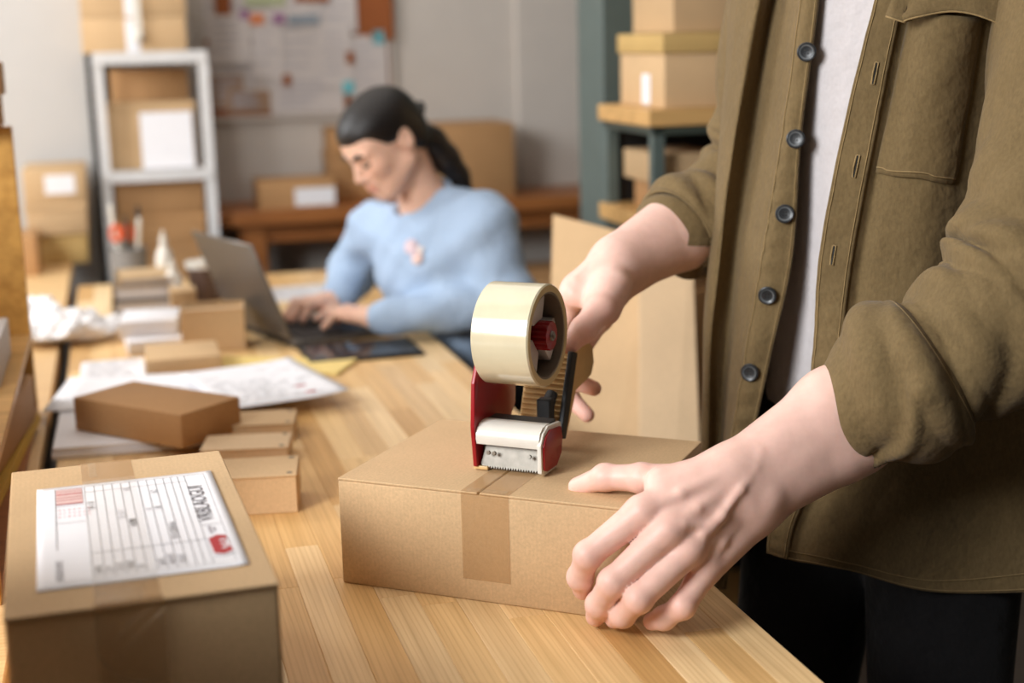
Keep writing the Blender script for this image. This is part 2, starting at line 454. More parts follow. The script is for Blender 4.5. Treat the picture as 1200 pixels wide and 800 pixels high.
fr = m.build('side_plate', red_pl, gun, autosmooth=40)
m = MB(); m.box((-.001, .012, .0515), (.076, .022, .003)); m.build('cross_plate', black_mat, gun)
# head: white rounded hood, red end cap, steel blade
m = MB()
hood = [(-.0305, .031), (-.0325, .037), (-.0320, .043), (-.0285, .049), (-.022, .053), (-.012, .0545), (-.002, .054), (.003, .051), (.003, .048), (-.012, .050), (-.022, .047), (-.0275, .041), (-.0280, .035), (-.0275, .031)]
m.prism(hood, -.037, .040, M=YZ); hd = m.build('roller_hood', white_pl, gun, autosmooth=30)
cap = [(-.033, .004), (-.024, .0), (.008, .0), (.024, .014), (.028, .034), (.024, .050), (-.012, .054), (-.026, .048), (-.034, .036)]
m = MB(); m.prism(cap, .038, .043, M=YZ, bev=.001); m.build('end_frame', white_pl, gun, autosmooth=30)
cpi = [(y * .86 - .001, z * .84 + .004) for y, z in cap]
m = MB(); m.prism(cpi, .0425, .0455, M=YZ, bev=.0012); m.build('end_cap', red_pl, gun, autosmooth=30)
m = MB(); m.cone((-.037, .004, .018), (.038, .004, .018), .017, .017, 24); m.build('rubber_roller', core_mat, gun, autosmooth=40)
m = MB(); bl = [(-.034, .026), (.036, .026)]
nt = 22; teeth = []
for k in range(nt): x = .036 - .070 * k / nt; teeth += [(x, .0045), (x - .035 / nt, .0012)]
poly = [(-.030, .033), (.036, .033)] + teeth + [(-.036, .006)]
Mb = Matrix.Translation((0, -.0235, 0)) @ Matrix.Rotation(R(-14), 4, 'X') @ Matrix(((1, 0, 0, 0), (0, 0, 1, 0), (0, 1, 0, 0), (0, 0, 0, 1)))
m.prism(poly, -.0008, .0008, M=Mb); bd = m.build('blade', steel, gun)
for x in (-.024, -.017, .026):
    m = MB(); m.cone((x, -.0262, .0205), (x, -.0292, .0212), .0024, .0022, 14); m.build('screw', core_mat if x < 0 else steel, bd, autosmooth=40)
m = MB(); m.prism([(-.027, .0), (-.012, -.0005), (-.012, .003), (-.027, .004)], -.043, -.026, M=YZ, bev=.0008); m.build('guide_foot', tan_pl, gun)
# roll of tape on its hub
RC = (.003, .006, .152); RR = .0575; RI = .0485
XR = Matrix.Translation((RC[0], RC[1], RC[2])) @ Matrix(((0, 0, 1, 0), (1, 0, 0, 0), (0, 1, 0, 0), (0, 0, 0, 1)))
m = MB(); m.lathe([(RI, -.034), (RR - .0015, -.034), (RR, -.0325), (RR, .0325), (RR - .0015, .034), (RI, .034)], 72, XR, close=True)
rl = m.build('tape_roll', roll_mat, gun, autosmooth=40)
m = MB(); m.lathe([(RI + .0006, .0342), (RR - .0016, .0342), (RR - .0016, .0339), (RI + .0006, .0339)], 72, XR, close=True); m.build('roll_edge', roll_side, rl, autosmooth=40)
m = MB(); m.lathe([(RI - .002, -.033), (RI + .0002, -.033), (RI + .0002, .033), (RI - .002, .033)], 64, XR, close=True); m.build('core', core_mat, rl, autosmooth=40)
hb = None
m = MB(); m.lathe([(.0, -.036), (.044, -.036), (.044, -.030), (.018, -.028), (.018, .006), (.0, .006)], 48, XR); hb = m.build('hub', pale_pl, gun, autosmooth=40)
for k in range(3):                              # three cupped arms of the core holder
    a = R(90 + 120 * k + 12); arm = MB()
    pts = []
    for j in range(9):
        th = a + R(-34 + 68 * j / 8); pts.append(((RI - .004) * math.cos(th), (RI - .004) * math.sin(th)))
    inner = [(.020 * math.cos(a + R(38)), .020 * math.sin(a + R(38))), (.020 * math.cos(a - R(38)), .020 * math.sin(a - R(38)))]
    arm.prism(pts + inner, .008, .024, M=XR, bev=.001); arm.build('core_arm', pale_pl, hb, autosmooth=30)
m = MB(); m.lathe([(0, .006), (.0195, .006), (.0215, .010), (.0215, .017), (.019, .0195), (0, .0195)], 24, XR); m.build('flange', black_mat, hb, autosmooth=40)
kn = []
for k in range(36):
    r = .0165 if k % 3 else .0148; kn.append((r * math.cos(2 * PI * k / 36), r * math.sin(2 * PI * k / 36)))
m = MB(); m.prism(kn, .0195, .0385, M=XR, bev=.0006); kb = m.build('tension_knob', red_pl, hb, autosmooth=30)
m = MB(); m.cone((RC[0] + .038, RC[1], RC[2]), (RC[0] + .0405, RC[1], RC[2]), .0058, .0052, 16); m.cone((RC[0] + .040, RC[1], RC[2]), (RC[0] + .0425, RC[1], RC[2]), .0028, .0026, 6); m.build('bolt', steel, kb, autosmooth=30)
# pistol grip with ribbed face, black strip, stem
grip = [(.076, .016), (.092, .012), (.100, .020), (.120, .066), (.150, .063), (.176, .068), (.186, .082), (.182, .104), (.162, .114), (.124, .112), (.112, .104)]
m = MB(); m.prism(grip, -.0365, .022, M=gx(.0), bev=.004); hg = m.build('handle', tan_pl, gun, autosmooth=40)
for k in range(15):
    f = k / 14; y = .0782 + .033 * f - .0004; z = .020 + .083 * f
    m = MB(); m.box((-.007, y, z), (.055, .0016, .0022), rot=(R(-22), 0, 0), bev=.0006); m.build('rib', tan_pl, hg)
m = MB(); m.prism([(.064, .017), (.080, .013), (.121, .108), (.105, .113)], .0195, .0260, M=YZ, bev=.0015); m.build('grip_strip', black_mat, hg)
m = MB(); m.box((.008, .062, .052), (.018, .014, .026), bev=.002); m.cone((.008, .062, .05), (.008, .082, .066), .009, .007, 14); m.build('brake_lever', black_mat, gun, autosmooth=40)

# ------------------------------------------------------------------ things on the packing table
def rz_of(p, q): return math.atan2(q[1] - p[1], q[0] - p[0])
# long kraft box and three little mailers
carton('long_box', 'long flat kraft box lying in front of the handwritten sheets', (-.552, 2.178, TZ + .0195), R(-33), (.232, .125, .052), kraft_dark, seam=None, bev=.0015)
def mailer(label, loc, rz, dims, mat, group='small mailers'):
    L, W, H = dims
    t = thing('mailer_box', label, 'box', loc, rz, group)
    m = MB(); m.box((0, 0, (H - .002) / 2), (L, W, H - .002), bev=.001); m.build('tray', mat, t)
    m = MB(); m.box((0, -.001, H - .001), (L + .001, W + .003, .002), bev=.0006); m.box((L / 2 + .0008, 0, H * .55), (.0014, W * .9, H * .8), bev=.0004); lidm = m.build('lid', mat, t)
    for sy in (-.40, .40):
        m = MB(); m.cone((L / 2 - .009, sy * W, H - .0008), (L / 2 - .009, sy * W, H + .0006), .004, .004, 12); m.build('finger_notch', core_mat, lidm)
    return t
mailer('small kraft mailer box, nearest of three beside the labelled carton', (-.352, 1.852, TZ), R(6), (.125, .090, .052), kraft)
mailer('small pale mailer box, middle of three beside the labelled carton', (-.395, 2.068, TZ), R(4), (.125, .080, .028), kraft_pale)
mailer('small tan mailer box, farthest of three by the sheet corner', (-.405, 2.196, TZ), R(5), (.125, .085, .030), kraft)

# sheets of paper with handwriting
def sheet(name, label, loc, rz, w_, h_, mat=paper, lines=None, group=None, curl=0.0, seed=1, thick=.0006, cat='paper', rot=None):
    t = thing(name, label, cat, loc, rz, group, rot)
    m = MB()
    def fn(u, v):
        return Vector(((u - .5) * w_, (v - .5) * h_, curl * (max(0, u - .6) ** 2 + .6 * max(0, v - .7) ** 2 + .5 * max(0, .25 - u) ** 2)))
    if thick > .003:
        for k in range(2): m.box((0, 0, thick * (k + .5) / 2), (w_ - .004 * k, h_ - .006 * k, thick / 2 - .0004), bev=.001)
        m.build('page', mat, t); fn = lambda u, v: Vector((0, 0, thick))
    else:
        m.grid(fn, 12, 8); m.build('page', mat, t, smooth=True, thick=thick)
    if lines:
        r = random.Random(seed); q = MB(); rows, mg = lines
        for k in range(rows):
            y = h_ * (.5 - mg - (1 - 2 * mg) * k / max(1, rows - 1)); x = -w_ * (.5 - mg)
            xe = w_ * (.5 - mg) * r.uniform(.2, 1)
            while x < xe:
                L = r.uniform(.008, .035)
                if x + L > w_ * .47: break
                y2 = y + r.uniform(-.001, .001)
                z = lambda X: fn(X / w_ + .5, y2 / h_ + .5).z + .0006
                q.quad([(x, y2, z(x)), (x + L, y2 + .001, z(x + L)), (x + L, y2 + .004, z(x + L)), (x, y2 + .0035, z(x))]); x += L + r.uniform(.004, .010)
        q.build('writing', ink, t)
    return t
sheet('envelope_stack', 'white envelopes stacked behind the long kraft box, edge on the black gap', (-.61, 2.300, TZ + .0005), R(14), .26, .38, paper, None, thick=.018, cat='envelope')
sheet('handwritten_sheet', 'wide handwritten white sheet running behind the long kraft box', (-.575, 2.445, TZ + .0200), R(6), .42, .24, paper, (9, .12), curl=.03, seed=4)
s2 = sheet('form_sheet', 'printed white form with two red marks, right end near the small mailers', (-.435, 2.440, TZ + .0275), R(28), .21, .297, paper, (16, .1), curl=.03, seed=9)
for y in (-.06, -.11):
    m = MB(); m.box((.05, y, .0015), (.018, .008, .0006)); m.build('red_mark', ink_red, s2)
sheet('yellow_envelope', 'yellow padded envelope lying in front of the laptop', (-.455, 2.690, TZ + .0005), R(-12), .30, .13, plain('yellow_paper', (232, 204, 128), .75), None, thick=.006, cat='envelope')
m = MB(); m.box((0, 0, .004), (.045, .03, .008), bev=.002)
tag(m.build('eraser', paper), 'small white block on the table by the laptop corner', 'eraser').location = (-.325, 2.735, TZ)
sheet('loose_sheet', 'blank white sheet beyond the hands, by the far table edge', (-.52, 3.52, TZ + .001), R(20), .28, .20, paper, (8, .15), seed=12)
carton('flat_box', 'flat kraft box between white note stack and yellow envelope', (-.625, 2.690, TZ), R(15), (.135, .15, .038), kraft, bev=.002)
sheet('notepad', 'white notepad lying left of the flat kraft box', (-.745, 2.640, TZ + .0005), R(15), .12, .20, paper, (6, .14), thick=.012, cat='notepad', seed=3)
carton('white_box', 'white box edge-on behind the flat kraft box, lower of two', (-.735, 2.915, TZ), R(18), (.11, .16, .028), paper, bev=.002)
carton('white_box', 'white box behind the flat kraft box, upper of two', (-.745, 2.945, TZ + .0285), R(10), (.115, .14, .032), paper, bev=.002)
# open-top kraft box with pale rims
t = thing('open_box', 'open kraft box with pale rim standing left of the laptop', 'box', (-.605, 2.895, TZ), R(10))
for c, d in (((0, -.05, .042), (.125, .004, .084)), ((0, .05, .042), (.125, .004, .084)), ((-.0605, 0, .042), (.004, .096, .084)), ((.0605, 0, .042), (.004, .096, .084))):
    m = MB(); m.box(c, d, bev=.001); m.build('wall', kraft, t)
m = MB(); m.box((0, 0, .003), (.117, .096, .004)); m.build('bottom', kraft, t)
m = MB(); m.box((.004, -.0495, .0865), (.118, .012, .005), bev=.001); m.box((.062, -.02, .045), (.002, .035, .082)); m.build('rim', kraft_pale, t)
carton('small_box', 'little tan box standing right behind the open kraft box', (-.715, 3.12, TZ), R(15), (.055, .07, .085), kraft, bev=.002)
m = MB(); m.box((0, 0, .006), (.02, .02, .012), bev=.003); tag(m.build('eraser', paper), 'tiny white cube in front of the open kraft box', 'eraser').location = (-.575, 2.70, TZ + .0)

# mug, spray bottles, pen cup, books
dark_glaze = plain('brown_glaze', (92, 72, 62), 0.35)
t = thing('plant_pot', 'dark brown pot with a white rim behind the open box', 'pot', (-.735, 3.46, TZ))
m = MB(); m.lathe([(0, 0), (.036, 0), (.044, .085), (.040, .085), (.033, .008), (0, .008)], 36); m.build('pot_body', dark_glaze, t, autosmooth=50)
m = MB(); m.lathe([(.0405, .080), (.0455, .080), (.047, .094), (.042, .094)], 36, close=True); m.build('rim', white_pl, t, autosmooth=50)
m = MB(); m.lathe([(0, .090), (.042, .090), (.042, .092), (0, .092)], 36); m.build('lid', white_pl, t, autosmooth=50)
def bottle(label, loc, h, r):
    t = thing('spray_bottle', label, 'bottle', loc, R(20))
    m = MB(); m.lathe([(0, 0), (r * .95, 0), (r, .006), (r, h * .58), (r * .75, h * .70), (r * .38, h * .78), (r * .38, h * .84), (0, h * .84)], 28); m.build('bottle_body', white_pl, t, autosmooth=50)
    m = MB(); m.cone((0, 0, h * .82), (0, 0, h * .90), r * .46, r * .40, 18); m.build('cap', white_pl, t, autosmooth=40)
    m = MB(); m.cone((0, 0, h * .9), (0, 0, h), r * .22, r * .16, 14); m.build('nozzle', white_pl, t, autosmooth=40)
bottle('white spray bottle beside the dark pot, taller of two', (-.84, 3.50, TZ), .165, .022)
bottle('white squeeze bottle beside the dark pot, shorter of two', (-.790, 3.36, TZ), .115, .022)
t = thing('pen_cup', 'grey cup holding pens at the far end of the desk', 'pen cup', (-.985, 3.72, TZ))
m = MB(); m.lathe([(0, 0), (.045, 0), (.047, .095), (.044, .095), (.042, .004), (0, .004)], 28); m.build('cup', plain('grey_plastic', (128, 126, 124), .5), t, autosmooth=50)
orange = plain('orange_plastic', (222, 92, 44), .45)
for k, (dx, dy, col, h) in enumerate(((-.02, -.01, white_pl, .20), (.018, .01, black_mat, .19), (.006, -.022, black_mat, .17), (.024, -.012, white_pl, .165))):
    m = MB(); m.cone((dx * .8, dy * .8, .01), (dx * 1.6, dy * 1.6, h), .006, .006, 8); m.cone((dx * 1.6, dy * 1.6, h), (dx * 1.68, dy * 1.68, h + .012), .006, .002, 8)
    o = tag(m.build('pen', col), ('white pen leaning left in the grey cup', 'black pen leaning right in the grey cup', 'black pen nearest the camera in the grey cup', 'short white pen at the right of the grey cup')[k], 'pen', 'pens in the grey cup'); o.location = (-.985, 3.72, TZ + .0)
t = thing('scissors', 'orange-handled scissors standing in the grey pen cup', 'scissors', (-.985, 3.72, TZ), R(10))
for k, x in enumerate((-.026, .004)):
    m = MB(); m.lathe([(.012 + .005 * math.cos(q), .005 * math.sin(q)) for q in [2 * PI * i / 8 for i in range(8)]], 20, Matrix.Translation((x, -.012, .135)) @ Matrix.Rotation(R(90), 4, 'X') @ Matrix.Diagonal((1, 1.5, 1, 1)), close=True); m.build('handle', orange, t, smooth=True)
m = MB(); m.prism([(-.016, .01), (-.004, .01), (.0, .12), (-.022, .12)], -.0135, -.0105, M=Matrix(((1, 0, 0, 0), (0, 0, 1, 0), (0, 1, 0, 0), (0, 0, 0, 1)))); m.build('blade', steel, t)
def book(label, loc, rz, d, col):
    t = thing('book', label, 'book', loc, rz, 'books by the pen cup')
    m = MB(); m.box((0, 0, .0015), (d[0], d[1], .003)); m.box((0, 0, d[2] - .0015), (d[0], d[1], .003)); m.box((-d[0] / 2 + .002, 0, d[2] / 2), (.004, d[1], d[2])); m.build('cover', col, t)
    m = MB(); m.box((.002, 0, d[2] / 2), (d[0] - .008, d[1] - .008, d[2] - .006)); m.build('page_block', paper_grey, t)
gb = plain('grey_brown_cover', (128, 112, 96), .6); tb = plain('tan_cover', (190, 160, 120), .6)
book('grey covered book by the white wrap, lowest of three', (-.875, 3.385, TZ), R(15), (.13, .18, .030), black_mat)
book('grey brown book by the white wrap, middle of three', (-.872, 3.388, TZ + .0305), R(12), (.125, .17, .032), gb)
book('tan covered book by the white wrap, topmost of three', (-.868, 3.395, TZ + .063), R(18), (.12, .16, .016), tb)
m = MB(); m.box((0, 0, .006), (.085, .13, .011), bev=.003)
tag(m.build('card_case', plain('pale_violet_paper', (206, 196, 206), .6)), 'pale flat case lying in front of the dark pot', 'case').location = (-.745, 3.27, TZ)

# bundle of white wrapping on the side desk
t = thing('bubble_wrap', 'crumpled white packing wrap lying on the side desk', 'packing wrap', (-.975, 3.04, TZ), R(12))
wrap_mat = plain('white_wrap', (240, 238, 238), .6, var=.02, scale=40, bump=.3)
def crumple(seed, rx_, ry_, h):
    r = random.Random(seed); ph = [r.uniform(0, 6) for _ in range(6)]
    q = MB(); bmesh.ops.create_icosphere(q.bm, subdivisions=4, radius=1)
    for v in q.bm.verts:
        n = v.co.copy(); k = 1 + .12 * math.sin(5 * n.x + ph[0] + 3 * n.y) + .10 * math.sin(9 * n.y + ph[1] - 4 * n.z) + .07 * math.sin(13 * n.x - 7 * n.y + ph[2]) + .05 * math.sin(21 * n.y + 9 * n.x + ph[3])
        v.co = Vector((n.x * rx_ * k, n.y * ry_ * k, max(0, n.z * .5 + .5) * h * (k ** 1.5)))
    return q
q = crumple(3, .085, .14, .05); q.build('fold', wrap_mat, t, smooth=True)
q = crumple(8, .085, .06, .05); o = q.build('fold', wrap_mat, t, smooth=True); o.location = (.055, -.06, .0)
q = crumple(5, .06, .05, .06); o = q.build('fold', wrap_mat, t, smooth=True); o.location = (-.07, .12, .0)

# laptop
dgrey = plain('dark_grey_aluminium', (104, 98, 92), .38, metal=.5)
scr = plain('glossy_black_glass', (14, 14, 16), .06, bump=0, spec=.8)
key_mat = plain('black_key', (30, 29, 30), .5)
lp = thing('laptop', 'dark grey laptop open on the pine table under the typing hands', 'laptop', (-.425, 3.030, TZ), R(34))
m = MB(); m.box((0, 0, .009), (.225, .300, .014), bev=.003, seg=2); m.build('base', dgrey, lp, autosmooth=40)
m = MB(); m.box((-.03, 0, .0163), (.12, .280, .001)); kbp = m.build('keyboard', black_mat, lp)
for i in range(5):
    for j in range(12):
        m = MB() if False else None
kbm = MB(); kbm.box((0, 0, 0), (.0195, .021, .003), bev=.0008); k0 = kbm.build('key', key_mat, kbp)
for i in range(5):
    for j in range(12):
        o = k0 if i == j == 0 else k0.copy()
        if o is not k0: C.objects.link(o); o.parent = kbp
        o.location = (-.077 + i * .0235, -.1265 + j * .0230, .018)
m = MB(); m.box((.074, 0, .0163), (.078, .29, .0012)); m.build('palm_glass', scr, lp)
sl = MB(); Ms = Matrix.Translation((-.112, 0, .016)) @ Matrix.Rotation(R(-21), 4, 'Y')
sl.box((-.003, 0, .112), (.006, .300, .215), M=Ms, bev=.002); lid = sl.build('screen_lid', dgrey, lp, autosmooth=40)
m = MB(); m.box((.0006, 0, .112), (.001, .288, .200), M=Ms); m.build('display', scr, lid)
m = MB(); m.cone((-.112, -.12, .015), (-.112, .12, .015), .007, .007, 14); m.build('hinge', black_mat, lp, autosmooth=40)

# ------------------------------------------------------------------ pigeonhole unit on the side desk (left edge of frame)
cab = thing('desk_organiser', 'tall open oak organiser on the side desk at the left edge', 'organiser', rm(0, 0, 0), RZ)
m = MB(); m.box((-.34, 2.51, .99), (.36, .02, .48), bev=.001); m.build('side_panel', cab_wood, cab)
m = MB(); m.box((-.34, 1.62, .99), (.36, .02, .48), bev=.001); m.build('side_panel', cab_wood, cab)
m = MB(); m.box((-.515, 2.065, .99), (.01, .87, .48)); m.build('back_panel', cab_wood, cab)
m = MB(); m.box((-.335, 2.065, .758), (.35, .87, .016), bev=.001); m.build('bottom_board', shelf_wood, cab)
m = MB(); m.box((-.335, 2.065, .880), (.35, .87, .014), bev=.001); m.build('shelf_board', pale_wood, cab)
carton('tray_box', 'brown box in the lower bay of the oak organiser', rm(-.262, 2.13, .781), RZ + R(-6), (.17, .46, .070), kraft_dark, bev=.002)
sheet('mailing_bag', 'yellow mailing bag under the brown box in the oak organiser', rm(-.262, 2.10, .7665), RZ + R(-4), .185, .60, plain('mustard_paper', (196, 152, 44), .6), thick=.012, cat='envelope')
carton('white_carton', 'white box on the middle shelf of the oak organiser', rm(-.266, 2.22, .8875), RZ, (.17, .24, .058), paper_grey, bev=.002)
carton('top_box', 'brown box on the oak organiser top, lower of two', rm(-.275, 2.51, 1.230), RZ, (.20, .13, .048), kraft_dark)
carton('top_box', 'brown box on the oak organiser top, upper of two', rm(-.268, 2.51, 1.2805), RZ, (.20, .12, .052), kraft_dark)

# ------------------------------------------------------------------ boxes stacked on the side desk end
def rcarton(name, label, a0, a1, b0, depth, z0, z1, mat, **kw):
    return carton(name, label, rm((a0 + a1) / 2, b0 + depth / 2, z0), RZ, (a1 - a0, depth, z1 - z0), mat, **kw)
rcarton('stacked_box', 'yellowish box on the side desk end, lowest of its stack of three', -.245, -.098, 4.30, .26, .75, .834, kraft_yellow, lid=.02, group='boxes against the white wall')
rcarton('stacked_box', 'plain kraft box on the side desk end, middle of its stack of three', -.258, -.092, 4.29, .27, .8355, .922, kraft, lid=.02, group='boxes against the white wall')
rcarton('stacked_box', 'kraft box with white label, topmost of the side desk stack', -.258, -.088, 4.29, .27, .9235, 1.022, kraft, papers=(('front', .34, .82, .28, .82),), group='boxes against the white wall')
rcarton('narrow_box', 'narrow brown box at the foot of the side desk stack', -.275, -.225, 4.10, .17, .75, .86, kraft_dark)

# ------------------------------------------------------------------ silver rack and its boxes
rk = thing('metal_rack', 'pale grey metal shelving rack against the back wall', 'shelf', rm(0, 0, 0), RZ)
ra0, ra1, rb0, rb1 = -.045, .277, 4.40, 4.72
for a in (ra0 + .012, ra1 - .012):
    for b in (rb0 + .012, rb1 - .012):
        sa = 1 if a < .1 else -1; sb = 1 if b < 4.5 else -1
        m = MB(); m.box((a, b - sb * .0105, .663), (.030, .003, 1.326)); m.box((a - sa * .0135, b, .663), (.003, .030, 1.326)); m.build('upright', white_metal, rk)
for z in (.30, .66, .995, 1.335):
    m = MB(); m.box(((ra0 + ra1) / 2, (rb0 + rb1) / 2, z - .004), (ra1 - ra0, rb1 - rb0, .004)); m.box(((ra0 + ra1) / 2, rb0 - .002, z - .014), (ra1 - ra0, .004, .034)); m.box(((ra0 + ra1) / 2, rb1 + .001, z - .014), (ra1 - ra0, .003, .034)); m.build('shelf_panel', white_metal, rk)
tb_ = rcarton('tall_box', 'kraft box with white tape on the metal rack top, lower of two', -.07, .225, 4.42, .28, 1.336, 1.436, kraft, papers=(('front', .42, .55, .0, .95),))
rcarton('tall_box', 'kraft box on the metal rack top, upper of two', -.068, .228, 4.42, .28, 1.4375, 1.60, kraft, papers=(('front', .42, .52, .0, .6),))
t = thing('tag_roll', 'small white ball of tape hanging before the rack-top boxes', 'tape ball', rm(.088, 4.400, 1.38), RZ)
m = MB(); bmesh.ops.create_icosphere(m.bm, subdivisions=3, radius=.017); m.build('ball', white_pl, t, smooth=True)
m = MB(); m.box((0, 0, .06), (.022, .004, .11)); m.build('strip', white_pl, t)
rcarton('shelf_box', 'dim brown box at the back of the upper rack bay', .0, .23, 4.60, .10, .9955, 1.285, kraft_dark)
rcarton('shelf_box', 'kraft box in the upper rack bay behind leaning papers', -.028, .235, 4.455, .13, .9955, 1.19, kraft, lid=.02)
t = thing('paper_stack', 'white papers leaning on the box in the rack', 'paper stack', rm(.15, 4.418, .9965), RZ, rot=(R(-9), 0, RZ))
for k in range(3):
    m = MB(); m.box((0, k * .004, .085), (.150, .0035, .165 - .004 * k)); m.build('sheaf', paper, t)
for k, (z0, z1) in enumerate(((.661, .765), (.766, .86), (.8615, .965))):
    rcarton('rack_box', 'brown box in the lower rack bay, %s of three' % ('lowest', 'middle', 'topmost')[k], -.02, .245, 4.43, .25, z0, z1, kraft_dark, lid=.02, group='boxes in the lower rack bay')
rcarton('rack_box', 'brown box low on the metal rack behind the desk', -.02, .245, 4.43, .25, .301, .55, kraft_dark)

# ------------------------------------------------------------------ pinboard
cork = plain('cork_brown', (150, 84, 40), .85, var=.15, scale=160)
pbd = thing('pinboard', 'brown pinboard covered with pale papers on the back wall', 'pinboard', rm(.60, 4.85, 1.37), RZ)
m = MB(); m.box((0, -.008, 0), (.60, .016, .50), bev=.001); m.build('board', cork, pbd)
for c, d in (((0, -.010, .255), (.64, .022, .016)), ((0, -.010, -.255), (.64, .022, .016)), ((-.308, -.010, 0), (.016, .022, .51)), ((.308, -.010, 0), (.016, .022, .51))):
    m = MB(); m.box(c, d, bev=.002); m.build('frame', wall_mat, pbd)
pap = [('pp', -.19, .10, .25, .20), ('pp', -.17, -.12, .26, .20), ('pb', -.24, -.165, .11, .10), ('pb', -.17, -.20, .14, .07), ('pp', .02, -.02, .20, .26), ('pp', .10, .12, .19, .22), ('pp', .02, -.185, .24, .12), ('pp', .225, -.10, .13, .20), ('pp', .03, .10, .10, .14), ('pp', -.10, -.02, .10, .22), ('pp', -.02, .15, .12, .18), ('pp', .12, -.06, .10, .20), ('pp', -.22, .0, .13, .16)]
pmat = plain('pinned_paper', (206, 198, 194), .85, var=.03, rand=.06); bmat = plain('brown_paper', (166, 136, 112), .85)
for k, (kd, x, z, ww, hh) in enumerate(pap):
    m = MB(); m.box((x, -.0175 - .0012 * k, z), (ww, .0009, hh), rot=None); p_ = m.build('pinned_sheet', pmat if kd == 'pp' else bmat, pbd)
    q = MB(); r = random.Random(k)
    for j in range(5):
        zz = z + hh * (.32 - .15 * j); L = ww * r.uniform(.4, .75); q.quad([(x - ww * .38, -.0182 - .0012 * k - .0005, zz), (x - ww * .38 + L, -.0182 - .0012 * k - .0005, zz), (x - ww * .38 + L, -.0182 - .0012 * k - .0005, zz + .006), (x - ww * .38, -.0182 - .0012 * k - .0005, zz + .006)])
    q.build('writing', ink_pale, p_)
cols = [('blue_note', (110, 190, 200)), ('orange_note', (214, 130, 84)), ('violet_note', (158, 116, 150)), ('green_note', (170, 176, 140)), ('grey_blue_note', (140, 150, 160))]
cm = {n: plain(n, c, .8, bump=0) for n, c in cols}
for n, x, z, s_, h_ in (('blue_note', .262, -.005, .036, .042), ('blue_note', .155, -.165, .036, .040), ('orange_note', -.13, .06, .045, .034), ('violet_note', -.06, .06, .040, .034), ('green_note', -.10, .12, .13, .04), ('grey_blue_note', .02, .055, .10, .03), ('violet_note', -.17, .075, .03, .03)):
    m = MB(); m.box((x, -.0325, z), (s_, .001, h_)); m.build('sticky_note', cm[n], pbd)
for x, z, w_, h_ in ((-.235, .11, .05, .07), (.05, .155, .11, .09), (.275, .09, .075, .21), (.165, -.07, .026, .04), (-.045, -.135, .026, .036)):
    m = MB(); m.box((x, -.0325, z), (w_, .001, h_)); m.build('bare_patch', cork, pbd)

# ------------------------------------------------------------------ bench along the back wall
bn = thing('wall_bench', 'brown wooden bench along the back wall carrying boxes', 'bench', rm(0, 0, 0), RZ)
m = MB(); m.box(((.285 + 1.64) / 2, 4.67, .825), (1.36, .35, .044), bev=.003); m.build('bench_top', shelf_wood, bn)
for a in (.40, 1.0, 1.58):
    m = MB(); m.box((a, 4.55, .40), (.06, .06, .80)); m.build('leg', shelf_wood, bn); m = MB(); m.box((a, 4.80, .40), (.06, .06, .80)); m.build('leg', shelf_wood, bn)
m = MB(); m.box((.96, 4.545, .775), (1.22, .025, .06)); m.build('apron', shelf_wood, bn)
m = MB(); m.box((.96, 4.80, .30), (1.1, .06, .56)); m.build('back_board', black_mat, bn)
rcarton('label_box', 'flat brown box with white label on the wall bench', .415, .655, 4.52, .18, .8475, .935, kraft_dark, papers=(('front', .46, .98, .1, .72),))
for k in range(3):
    rcarton('lidded_box', 'flat brown lidded box left of big carton, %s of three' % ('lowest', 'middle', 'topmost')[k], .655 + .006 * k, .82, 4.71, .13, .8475 + .078 * k, .8475 + .078 * k + .0765, kraft_dark, lid=.018, group='flat boxes on the wall bench')
rcarton('big_carton', 'big brown carton on the wall bench behind the seated woman', .88, 1.235, 4.52, .26, .8475, 1.085, kraft_dark, seam='x')
# brown crate under the bench and small box on the floor
rcarton('floor_box', 'brown box under the right end of the wall bench', 1.16, 1.46, 4.42, .3, 0, .60, kraft_dark, seam='x')

# ------------------------------------------------------------------ green pillar and right-hand shelving
c0 = Vector((.2175, 3.30, 0))
pl = MB(); pl.box((.17, .09, 1.35), (.34, .18, 2.70), bev=.003); o = struct(pl.build('trim_2', green_metal)); o.location = c0; o.rotation_euler = (0, 0, RZ)
su = thing('storage_shelf', 'dark green shelving with pale boards behind the standing man', 'shelf', (.290, 2.90, 0), RZ)
SL, SD = .62, .30
for x in (.012, SL - .012):
    for y in (.012, SD - .012):
        m = MB(); m.box((x, y, .60), (.024, .024, 1.19)); m.build('upright', green_metal, su)
for z in (.10, .55, .992, 1.205):
    m = MB(); m.box((SL / 2 - .006, SD / 2, z - .017), (SL + .012, SD + .014, .034), bev=.002); m.build('shelf_board', pale_wood, su)
for z in (.965, 1.178):
    m = MB(); m.box((SL / 2, .008, z - .014), (SL, .016, .02)); m.box((.008, SD / 2, z - .014), (.016, SD, .02)); m.build('rail', green_dark, su)
m = MB(); m.box((SL / 2, SD - .003, .60), (SL - .05, .004, 1.15)); m.build('back_panel', black_mat, su)
def sbox(name, label, x0, x1, y0, y1, z0, z1, mat, **kw):
    p = Vector((.290, 2.90, 0)) + Matrix.Rotation(RZ, 3, 'Z') @ Vector(((x0 + x1) / 2, (y0 + y1) / 2, z0))
    return carton(name, label, p, RZ, (x1 - x0, y1 - y0, z1 - z0), mat, **kw)
sbox('lidded_carton', 'kraft carton with yellowish lid on the right shelving top, below another', .03, .40, .015, .275, 1.2055, 1.312, kraft, lid=0, papers=(('left', .30, .48, .05, .62),))
lidt = sbox('carton_lid', 'yellowish lid box between two cartons on the right shelving', .025, .405, .01, .28, 1.313, 1.352, kraft_yellow)
sbox('upper_carton', 'plain kraft carton topmost on the right shelving', .055, .38, .03, .265, 1.3535, 1.62, kraft, seam='x')
